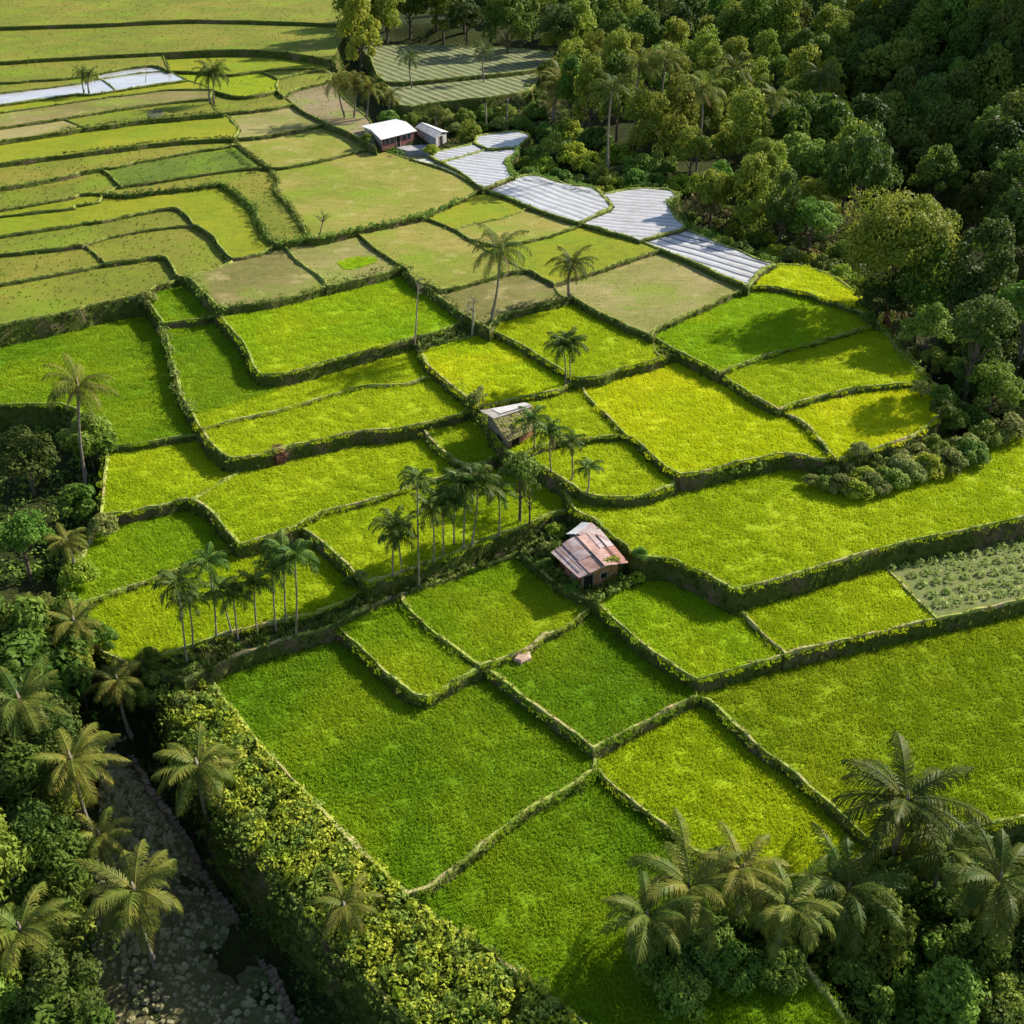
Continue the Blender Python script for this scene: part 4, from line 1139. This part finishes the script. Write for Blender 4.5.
def bed(name, label, polypx, zf, sp, r, mats, per, ls, hgt, seed, cat=None, kind='stuff', jit=.45, avoid=None, fn=ground_z, ang=0, rows=None):
    rg = random.Random(seed); mb = MB()
    P = [hit(*p, 0, fn) for p in polypx]; P2 = [p.xy for p in P]
    x0, x1 = min(p.x for p in P2), max(p.x for p in P2); y0, y1 = min(p.y for p in P2), max(p.y for p in P2)
    cx, cy = (x0+x1)/2, (y0+y1)/2; D = max(x1-x0, y1-y0)*.75; n = int(2*D/sp)+1; co, si = math.cos(ang), math.sin(ang); cnt = 0
    for i in range(n):
        for j in range(n):
            u = -D+i*sp; w = -D+j*sp*(rows or 1)
            x = cx+u*co-w*si+rg.uniform(-jit, jit)*sp; y = cy+u*si+w*co+rg.uniform(-jit, jit)*sp
            if not inside((x, y), P2): continue
            q = proj((x, y, fn(x, y)))
            if q[0] < -60 or q[0] > 1090 or q[1] > 1080: continue
            if avoid and avoid(x, y): continue
            z = fn(x, y); rr = r*rg.uniform(.7, 1.25)*(1+.35*noise.noise(Vector((x*.3, y*.3, seed)))); cnt += 1
            blob(mb, (x, y, z+hgt*rg.uniform(.75, 1.2)), rr, per, ls, rg, .75, rg.randrange(len(mats)))
    o = mb.build(name, mats); tag(o, label, cat, None, kind); return o
bed('shrub_bed', 'leafy yellow green bed of low shrubs in a band beside the large foreground field', [(190,684),(212,690),(240,728),(288,786),(356,858),(404,902),(430,920),(470,945),(560,1010),(640,1090),(470,1085),(410,1040),(350,975),(296,915),(248,862),(196,790),(166,735),(160,704)], 0, .78, .52, [M_leafG, M_leafG, M_leafD], 46, .14, 1.0, 301)
bed('undergrowth', 'dark undergrowth in the gap between the shrub bed and the stony track', [(150,715),(165,745),(196,800),(246,872),(292,925),(345,985),(420,1080),(300,1080),(250,935),(212,870),(164,805),(128,745)], 0, 1.3, .8, [M_leafB], 40, .17, .2, 302, fn=base_z)
bed('undergrowth', 'low plants at the left edge beside the stony track', [(-40,660),(110,650),(125,725),(100,745),(90,800),(75,870),(70,925),(70,1080),(-40,1080)], 0, 1.5, .9, [M_leafA, M_leafB], 40, .2, .3, 303, fn=base_z)
bed('undergrowth', 'dark green leafy undergrowth in the bottom right corner', [(700,868),(745,884),(800,890),(850,876),(885,862),(925,852),(965,842),(1080,815),(1080,1080),(880,1080),(790,960),(735,905)], 0, 1.15, .75, [M_leafA, M_leafB], 52, .15, .5, 304, fn=base_z)
bed('undergrowth', 'shaded plants at the left edge under the tall grey palm', [(-60,425),(60,415),(95,440),(104,480),(98,520),(84,550),(66,580),(-60,590)], 0, 1.5, .9, [M_leafA, M_leafB], 40, .2, .3, 305, fn=base_z)
bed('undergrowth', 'forest floor plants below the silver beds and the wooded slope', [(680,210),(700,232),(778,266),(830,278),(868,318),(890,330),(960,330),(960,250),(860,215),(760,190)], 0, 2.0, 1.1, [M_leafA, M_leafB, M_leafE], 40, .25, .4, 306, fn=base_z)
bed('undergrowth', 'plants on the slope between the vegetable terrace and the white house', [(395,108),(440,104),(530,93),(548,80),(600,120),(560,135),(470,130),(430,150),(415,130)], 0, 2.2, 1.0, [M_leafA, M_leafE, M_leafB], 30, .25, .3, 307, fn=base_z)
av = dirvec((892, 562), (940, 612), 1.7)
M_veg = leafmat('cabbage_leaf', (.24,.34,.06), (.42,.46,.13), .35, .4, .2)
bed('vegetable_plants', 'rows of rounded grey green vegetable plants at the right edge', [(886,562),(935,549),(962,542),(1095,512),(1095,576),(966,608),(938,613),(908,587)], 0, 1.3, .50, [M_veg], 50, .13, .15, 308, jit=.03, ang=av, rows=1.0)

# stony track and its wall
def ribbon_pts(s, fn=base_z): return [hit(*[float(q) for q in p.split(',')], 0, fn) for p in s.split()]
lft = ribbon_pts('96,735 100,790 96,850 92,915 90,985 95,1080'); rgt = ribbon_pts('124,742 154,801 198,868 234,920 285,1000 330,1080')
mb = MB()
for i in range(len(lft)-1):
    for k in range(6):
        for s in range(5):
            def g(u, w):
                a = lft[i].lerp(lft[i+1], u); b = rgt[i].lerp(rgt[i+1], u); p = a.lerp(b, w)
                return (p.x, p.y, base_z(p.x, p.y)+.35)
            mb.face([g(k/6, s/5), g(k/6, (s+1)/5), g((k+1)/6, (s+1)/5), g((k+1)/6, s/5)])
M_track = plain('track_soil', (.13,.11,.055), (.07,.085,.025), 2.5, .95, .1, .6)
tag(mb.build('stony_track', M_track), 'dark stony track at the bottom left', None, None, 'structure')
rg = random.Random(55); mb = MB()
for i in range(1500):
    k = rg.randrange(len(lft)-1); u = rg.random(); w = rg.uniform(.02, .98)
    p = lft[k].lerp(lft[k+1], u).lerp(rgt[k].lerp(rgt[k+1], u), w); z = base_z(p.x, p.y)+.38
    r = rg.uniform(.10, .34); a = rg.uniform(0, 3.1); n = 6
    ring = [(p.x+math.cos(a+t*1.047)*r*rg.uniform(.7, 1.1), p.y+math.sin(a+t*1.047)*r*rg.uniform(.7, 1.1)) for t in range(n)]
    top = [((x+p.x)/2+.0, (y+p.y)/2) for x, y in ring]
    for t in range(n):
        b = (t+1) % n
        mb.face([(ring[t][0], ring[t][1], z-.1), (ring[b][0], ring[b][1], z-.1), (top[b][0], top[b][1], z+r*.35), (top[t][0], top[t][1], z+r*.35)], 0)
    mb.face([(x, y, z+r*.35) for x, y in top], 0)
M_stone = plain('stone', (.27,.24,.14), (.13,.14,.05), 1.3, .9)
tag(mb.build('stones', M_stone), 'rounded stones covering the track', None, None, 'stuff')
mb = MB(); W = rgt
fine = []
for a, b in zip(W, W[1:]):
    for k in range(18): fine.append(a.lerp(b, k/18)+Vector((rg.uniform(-.12, .12), rg.uniform(-.12, .12), 0)))
for i in range(len(fine)-1):
    a, b = fine[i], fine[i+1]; m_ = (a+b)/2; d = b-a; L = d.length
    mb.box((m_.x, m_.y, base_z(m_.x, m_.y)+.28+rg.uniform(-.14, .1)), (L*rg.uniform(.8, 1.05), rg.uniform(.3, .6), 1.0), math.atan2(d.y, d.x)+rg.uniform(-.12, .12), 0, rg.uniform(.7, .95))
tag(mb.build('stone_wall', plain('wall_stone', (.20,.15,.10), (.11,.09,.06), 2, .95, .1, .5)), 'low brown stone wall along the right side of the stony track', 'wall')

# ------------------------------------------------------------------ buildings
def corr(name, a, b, sc_=3, metal=.0, rough=.5):
    m, nt, ns, ln = newmat(name)
    f = noise_fac(nt, sc_, 5, .65, .35, .68, dist=1.0); finish(nt, mix(nt, f, a, b), rough, .4, 0, f, .3, .05, metal); return m
M_rust = corr('rusty_sheet', (.34,.13,.09), (.22,.10,.075), 2)
M_lilac = corr('weathered_grey_sheet', (.38,.32,.32), (.22,.12,.10), 1.1)
M_pink = corr('faded_pink_sheet', (.38,.24,.21), (.20,.10,.07), 1.2)
M_white = corr('white_sheet', (.64,.64,.64), (.50,.48,.46), .8)
M_offw = corr('dusty_white_sheet', (.45,.40,.35), (.22,.19,.15), 1.0)
M_greyw = corr('dull_white_sheet', (.62,.60,.58), (.40,.36,.33), 1.3)
M_mar = corr('maroon_boards', (.17,.05,.05), (.10,.03,.03), 2, 0, .7)
M_mud = plain('mud_wall', (.33,.18,.07), (.20,.11,.05), 2.2, .95)
M_thatch = plain('mossy_thatch', (.20,.17,.08), (.10,.11,.03), 3, .95, .1, .8)
M_dark = plain('dark_opening', (.012,.010,.008), None, 2, .9)  # near-black panel colour stands in for the unlit inside of doorways and windows
M_plank = plain('grey_planks', (.20,.17,.15), (.11,.09,.08), 4, .9)
M_conc = plain('grey_concrete', (.34,.34,.35), (.24,.23,.23), 1.5, .9)
M_glass = plain('window_glass', (.05,.06,.07), None, 2, .15, .6)
def quadpt(Q, u, v):   # Q = L,B,R,T ; u along L->T and B->R, v along L->B
    a = Q[0].lerp(Q[3], u); b = Q[1].lerp(Q[2], u); return a.lerp(b, v)
def corr_sheet(mb, f, u0, u1, v0, v1, nu, nv, amp, m=0):
    """corrugated sheet over f(u, v) -> point; ribs run along v"""
    n0 = len(mb.v)
    for i in range(nu+1):
        for j in range(nv+1):
            u = u0+(u1-u0)*i/nu; v_ = v0+(v1-v0)*j/nv; p = f(u, v_)
            mb.v.append((p.x, p.y, p.z+(amp if i % 2 else 0)))
    for i in range(nu):
        for j in range(nv):
            a = n0+i*(nv+1)+j; mb.f.append((a, a+1, a+nv+2, a+nv+1)); mb.m.append(m)
def shell(mb, th=.04):
    """give open sheets a thickness"""
    n = len(mb.v); fs = list(mb.f); ms = list(mb.m)
    mb.v += [(x, y, z-th) for x, y, z in mb.v]
    mb.f += [tuple(i+n for i in reversed(f)) for f in fs]; mb.m += ms
    cnt = {}
    for f in fs:
        for a, b in zip(f, f[1:]+f[:1]): cnt.setdefault((min(a, b), max(a, b)), []).append((a, b))
    for e, l in cnt.items():
        if len(l) == 1:
            a, b = l[0]; mb.f.append((b, a, a+n, b+n)); mb.m.append(0)
def cottage(name, label, cat, px, zg, eave, rise, ridge, sheets, wallmats, over=.25, amp=.03):
    """px: eave corners L,B,R,T ; ridge 'u' runs along L->T, 'v' along L->B ; sheets (slope, u0, u1, v0, v1, mat, lift)"""
    zg = zg*ZS; ze = zg+eave; Q = [at(*p, ze) for p in px]; C = sum(Q, Vector())/4
    root = empty(name, (C.x, C.y, zg)); Q = [q-Vector((C.x, C.y, zg)) for q in Q]
    def surf(u, v_):
        p = quadpt(Q, u, v_); k = v_ if ridge == 'u' else u
        return Vector((p.x, p.y, p.z+rise*(1-abs(2*k-1))))
    for (u0, u1, v0, v1, mt, lift, sag, nm) in sheets:
        mb = MB()
        def f(u, v_, lift=lift, sag=sag):
            p = surf(u, v_); q = ((u-u0)/(u1-u0+1e-6)); return p+Vector((0, 0, lift-sag*math.sin(math.pi*q)))
        if ridge == 'u': corr_sheet(mb, f, u0, u1, v0, v1, max(6, int(14*(u1-u0)))*2, 3, amp)
        else:
            g = lambda v2, u2, f=f: f(u2, v2)
            corr_sheet(mb, g, v0, v1, u0, u1, max(6, int(14*(v1-v0)))*2, 3, amp)
        shell(mb); mb.build(nm, mt, root)
    Lq = [(Q[i]*1) for i in range(4)]; c = sum(Lq, Vector())/4
    W = [Vector((c.x+(q.x-c.x)*(1-over), c.y+(q.y-c.y)*(1-over), 0)) for q in Lq]
    for i in range(4):
        a, b = W[i], W[(i+1) % 4]; mb = MB()
        d = (b-a).normalized(); nn = Vector((-d.y, d.x, 0))*.06
        gable = (ridge == 'u' and i in (0, 2)) or (ridge == 'v' and i in (1, 3))
        pr = [a, b, b+Vector((0, 0, eave-.08))]+([(a+b)/2+Vector((0, 0, eave+rise*.86-.08))] if gable else [])+[a+Vector((0, 0, eave-.08))]
        fr = [p+nn for p in pr]; bk = [p-nn for p in pr]; k = len(pr)
        n0 = len(mb.v); mb.v += [tuple(p) for p in fr+bk]
        mb.f += [tuple(range(n0, n0+k)), tuple(reversed(range(n0+k, n0+2*k)))]; mb.m += [0, 0]
        for j in range(k): mb.f.append((n0+j, n0+k+j, n0+k+(j+1) % k, n0+(j+1) % k)); mb.m.append(0)
        mb.build('wall', wallmats[i], root)
    tag(root, label, cat)
    return root, W, Q
def opening(root, W, i, t0, t1, z0, z1, mat, name, frame=None, proud=.075):
    a, b = W[i], W[(i+1) % 4]; d = (b-a); L = d.length; d.normalize(); c = sum(W, Vector())/4
    nn = Vector((d.y, -d.x, 0)); 
    if nn.dot((a+b)/2-c) < 0: nn = -nn
    def bar(u0, u1, y0, y1, mt, nm, par, off, th):
        m_ = a+d*(u0+u1)/2*1.0; mb = MB(); p = m_+nn*off
        mb.box((p.x, p.y, (y0+y1)/2), (abs(u1-u0), th, abs(y1-y0)), math.atan2(d.y, d.x)); return mb.build(nm, mt, par)
    u0, u1 = t0*L, t1*L
    o = bar(u0, u1, z0, z1, mat, name, root, proud, .05)
    if frame:
        mb = MB(); rz = math.atan2(d.y, d.x)
        for (uu, vv, w, h) in (((u0+u1)/2, z1+.04, u1-u0+.16, .08), (u0-.04, (z0+z1)/2, .08, z1-z0), (u1+.04, (z0+z1)/2, .08, z1-z0)):
            p = a+d*uu+nn*(proud+.02); mb.box((p.x, p.y, vv), (w, .07, h), rz)
        mb.build('frame', frame, o)
    return o
# rusty hut
zg = 2.0
root, W, Q = cottage('hut', 'tumbledown hut with a patched rusty sheet roof standing on the weedy platform', 'hut', [(552,552),(579,577),(627,563),(600,531)], zg, 1.85, .36, 'v',
    [(-.02, .26, -.02, 1.02, M_lilac, .0, .03, 'roof_sheet'), (.22, .51, -.04, .62, M_lilac, .06, -.05, 'roof_sheet'), (.20, .50, .55, 1.03, M_pink, .035, .0, 'roof_sheet'),
     (.49, .76, -.03, .55, M_pink, .03, .04, 'roof_sheet'), (.50, .78, .5, 1.02, M_pink, .07, -.03, 'roof_sheet'), (.74, 1.03, .42, 1.0, M_rust, .02, 0, 'roof_sheet'), (.73, 1.02, -.05, .48, M_lilac, .06, 0, 'roof_sheet')],
    [M_mar, M_mud, M_mud, M_plank])
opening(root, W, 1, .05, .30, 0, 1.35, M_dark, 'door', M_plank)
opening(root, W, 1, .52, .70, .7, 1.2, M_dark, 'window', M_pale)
opening(root, W, 0, .25, .50, .2, 1.3, M_rust, 'patch_board'); opening(root, W, 0, .56, .78, .1, 1.4, M_plank, 'patch_board')
mb = MB()   # ridge pole and loose battens
for u, v0, v1 in ((.5, -.06, 1.08), (.86, .1, 1.05), (.12, .0, .9)):
    a = quadpt(Q, u, v0); b = quadpt(Q, u, v1); zz = .36*(1-abs(2*u-1))+.13
    mb.tube([(a.x, a.y, a.z+zz), (b.x, b.y, b.z+zz)], .045, 6)
mb.build('batten', M_plank, root)
mb = MB(); rgx = random.Random(8)
for i in range(46):
    a, b = W[i % 4], W[(i+1) % 4]; p = a.lerp(b, rgx.random()); o_ = (p-sum(W, Vector())/4).normalized()*rgx.uniform(.1, .7)
    if i % 4 == 1 and (p-W[1]).length < 1.6: continue
    blob(mb, p+o_+Vector((0, 0, rgx.uniform(.1, .7))), rgx.uniform(.3, .55), 34, .11, rgx, .8)
mb.build('creeper', M_leafA, root)
# lean-to behind it
root2, W2, Q2 = cottage('lean_to', 'curved grey sheet shelter leaning on the back of the rusty hut', 'shelter', [(566,534),(588,541),(601,531),(582,522)], zg, 1.55, .35, 'u',
    [(0, 1, 0, .55, M_white, .0, .05, 'roof_sheet'), (0, 1, .48, 1, M_lilac, .05, 0, 'roof_sheet')], [M_plank]*4, amp=.02)
mb = MB(); rgx = random.Random(3)
for i in range(5): blob(mb, quadpt(Q, .62+.06*i, .86+.03*(i % 2))+Vector((0, 0, .30)), .32, 40, .10, rgx, .6)
mb.build('vine', M_leafG, root)
# white roofed hut
root, W, Q = cottage('hut', 'small hut with a white sheet over the back and mossy thatch in front', 'hut', [(480,411),(507,441),(541,424),(524,403)], 5.0, 2.0, .75, 'u',
    [(-.0, 1.0, -.02, .52, M_offw, .04, .02, 'roof_sheet'), (.22, 1.0, .06, .42, M_greyw, .09, .0, 'roof_sheet'), (-.02, 1.0, .48, 1.02, M_thatch, .0, .05, 'thatch')],
    [M_plank, M_mud, M_plank, M_plank])
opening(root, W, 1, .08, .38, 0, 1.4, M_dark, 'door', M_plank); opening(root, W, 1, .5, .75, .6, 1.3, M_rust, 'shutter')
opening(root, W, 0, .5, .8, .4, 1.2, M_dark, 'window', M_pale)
mb = MB()
for i in range(16): blob(mb, quadpt(Q, rgx.uniform(.1, .9), rgx.uniform(.55, .95))+Vector((0, 0, .45)), .32, 30, .10, rgx, .6)
mb.build('creeper', M_leafG, root)
# white house
root, W, Q = cottage('house', 'white roofed house with maroon walls at the head of the terraces', 'house', [(361,126),(381,140),(417,131),(396,119)], 9.8, 1.9, .5, 'u',
    [(0, 1, .0, .52, M_white, .0, .0, 'roof_sheet'), (0, 1, .48, 1, M_white, .03, .0, 'roof_sheet')], [M_offw, M_mar, M_mar, M_offw], over=.12, amp=.02)
for t in (.08, .24, .62, .78): opening(root, W, 1, t, t+.11, .95, 1.65, M_glass, 'window', M_offw)
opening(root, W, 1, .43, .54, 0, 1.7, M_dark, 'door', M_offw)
opening(root, W, 0, .3, .6, .8, 1.5, M_glass, 'window', M_mar)
root, W, Q = cottage('shed', 'grey shed with a half white roof beside the white house', 'shed', [(415,127),(436,138),(448,132),(427,124)], 9.8, 1.6, .5, 'v',
    [(-.02, .52, 0, 1, M_conc, 0, 0, 'roof_sheet'), (.48, 1.02, 0, 1, M_white, .03, 0, 'roof_sheet')], [M_conc, M_conc, M_offw, M_conc], over=.12, amp=.02)
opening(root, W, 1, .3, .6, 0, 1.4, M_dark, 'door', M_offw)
P = [at(x, y, 9.75*ZS) for x, y in ((384,143),(420,137),(430,141),(428,149),(408,151),(398,148))]
mb = MB(); mb.prism([(p.x, p.y) for p in P], 5, 9.75*ZS); tag(mb.build('paved_yard', M_conc), 'grey paved yard in front of the white house', None, None, 'structure')

# ------------------------------------------------------------------ dead trees, poles and small things
def dead_tree(bx, by, tx, ty, r, twigs, label, mat=M_pale, seed=1, spread=.8):
    rg = random.Random(seed); b = hit(bx, by); p = set_crown_from_pixels(b, tx, ty); h = (p-b).length
    t = empty('dead_tree', b); mb = MB(); d = p-b
    mb.tube([Vector((0, 0, -.2)), d*.35+Vector((.05, 0, 0)), d*.7, d], [r*1.2, r, r*.8, r*.45], 7); mb.build('trunk', mat, t)
    mb = MB()
    for i in range(twigs):
        a = rg.uniform(0, 6.28); s = d*rg.uniform(.62, .98); l = spread*rg.uniform(.5, 1.1)
        e = s+Vector((math.cos(a)*l, math.sin(a)*l, l*rg.uniform(.2, .8))); mid = s.lerp(e, .5)+Vector((0, 0, .08))
        mb.tube([s, mid, e], [r*.45, r*.3, r*.12], 5)
        for _ in range(2):
            e2 = mid+Vector((rg.uniform(-.4, .4), rg.uniform(-.4, .4), rg.uniform(0, .5)))*l; mb.tube([mid, e2], [r*.22, r*.1], 4)
    mb.build('branches', mat, t); tag(t, label, 'tree'); return t
dead_tree(414, 350, 419, 276, .09, 7, 'tall thin bare trunk at the right end of the brightest green field', seed=1)
dead_tree(472, 336, 474, 298, .13, 9, 'stumpy bare tree left of the tall coconut palm trunk', seed=2)
dead_tree(467, 325, 469, 300, .08, 6, 'thin bare tree just behind the stumpy bare tree', seed=3)
dead_tree(318, 238, 325, 214, .07, 18, 'small leafless reddish tree at the corner of the large sandy field', M_bark, 4, 1.2)
dead_tree(486, 134, 486, 103, .14, 3, 'pale bare trunk left of the far silver bed', seed=5)
dead_tree(506, 128, 508, 99, .14, 3, 'second pale bare trunk in front of the dark shrubs', seed=6)
dead_tree(168, 72, 166, 52, .07, 2, 'thin pole at the corner of the flooded paddies', M_bark, 7)
dead_tree(145, 82, 147, 68, .05, 5, 'small bare sapling standing in the flooded paddy', M_bark, 8, .5)
M_red = plain('red_earth', (.085,.035,.022), (.05,.028,.018), 2.5, .95, .1, .6)
def mound(px, z, hgt, mat, name, label, cat, seed):
    rg = random.Random(seed); P = [at(x, y, z*ZS) for x, y in px]; c = sum(P, Vector())/len(P); mb = MB(); n = len(P)
    rings = [(1.0, -.3), (.98, hgt*.5), (.7, hgt), (.3, hgt*1.1)]
    rs = [[c+(p-c)*k+Vector((rg.uniform(-.08, .08), rg.uniform(-.08, .08), hz)) for p in P] for k, hz in rings]
    for a, b in zip(rs, rs[1:]):
        for i in range(n): mb.face([a[i], a[(i+1) % n], b[(i+1) % n], b[i]])
    mb.face(rs[-1]); return tag(mb.build(name, mat), label, cat)
mound([(266,462),(277,464),(287,461),(289,455),(283,451),(270,453)], 4.1, 1.0, M_red, 'earth_heap', 'dark red earth heap against the bank below the narrow rice field', 'earth heap', 1)
mound([(513,661),(521,664),(531,660),(529,653),(518,655)], .95, .25, plain('pink_slab', (.45,.30,.22), (.33,.22,.15), 2, .8), 'stone_slab', 'small pinkish slab in a notch of the bund below the hut shadow', 'slab', 2)
mound([(146,116),(155,119),(164,116),(162,110),(150,110)], 11.65, .15, plain('painted_shadow', (.05,.055,.03), (.09,.10,.04), 3, .95), 'shadow_heap', 'low heap coloured dark as the twin palm shadow at the upper left', 'ash heap', 3)  # low heap coloured dark to stand for the twin palm's cast shadow
b = hit(892, 337); t = empty('broken_tree', b); mb = MB()
mb.tube([(0, 0, -.3), (-.25, .2, .9), (-.7, .8, 2.0), (-.8, 1.4, 3.2)], [.35, .32, .25, .12], 8); mb.build('trunk', plain('orange_bark', (.36,.15,.06), (.22,.12,.07), 3, .9), t)
mb = MB(); mb.tube([(-.25, .2, .9), (.5, .1, 1.2), (1.3, .3, 1.1)], [.14, .1, .04], 6); mb.tube([(-.7, .8, 2.0), (-1.2, .6, 2.6)], [.12, .04], 6); mb.build('branches', M_pale, t)
tag(t, 'broken orange barked tree trunk at the foot of the big olive tree', 'tree')
# dead patch: small green seedbed in the stubble
P = [at(x, y, 8.35*ZS) for x, y in ((337,263),(350,258),(374,257),(377,262),(352,270),(344,269))]
FMs = FM['lime']; mb = MB(); mb.v = [(p.x, p.y, 8.42*ZS) for p in P]; mb.f = [tuple(range(len(P)))[::-1]]; mb.m = [0]
o = mb.build('rice_seedbed', FMs); tag(o, 'small green seedbed in the middle of a stubble field', None, None, 'structure'); scatter(o, TUFT['lime'], 5, .5, .9)

# ------------------------------------------------------------------ light
SUN_EL, SX, SY = R(31), .83, .56
w = bpy.data.worlds.new('World'); sc.world = w; w.use_nodes = True
nt = w.node_tree; bg = nt.nodes['Background']; bg.inputs['Strength'].default_value = .10
sky = nt.nodes.new('ShaderNodeTexSky'); sky.sky_type = 'NISHITA'; sky.sun_disc = False
sky.sun_elevation = SUN_EL; sky.sun_rotation = math.atan2(SX, SY)
nt.links.new(sky.outputs[0], bg.inputs['Color'])
ld = bpy.data.lights.new('sun', 'SUN'); ld.energy = 5.0; ld.angle = R(.55); ld.color = (1, .93, .80)
lo = bpy.data.objects.new('sun', ld); COL.objects.link(lo)
sd = Vector((SX*math.cos(SUN_EL), SY*math.cos(SUN_EL), math.sin(SUN_EL)))
lo.rotation_euler = sd.to_track_quat('Z', 'Y').to_euler(); lo.location = (100, 60, 120)
vs = sc.view_settings; vs.view_transform = 'Standard'; vs.look = 'None'; vs.exposure = 1.0; vs.gamma = 1
sc.render.engine = 'CYCLES'; sc.cycles.max_bounces = 6; sc.cycles.transparent_max_bounces = 8
sc.render.resolution_x = sc.render.resolution_y = 1024
print('objects', len(bpy.data.objects), 'faces', sum(len(m.polygons) for m in bpy.data.meshes))
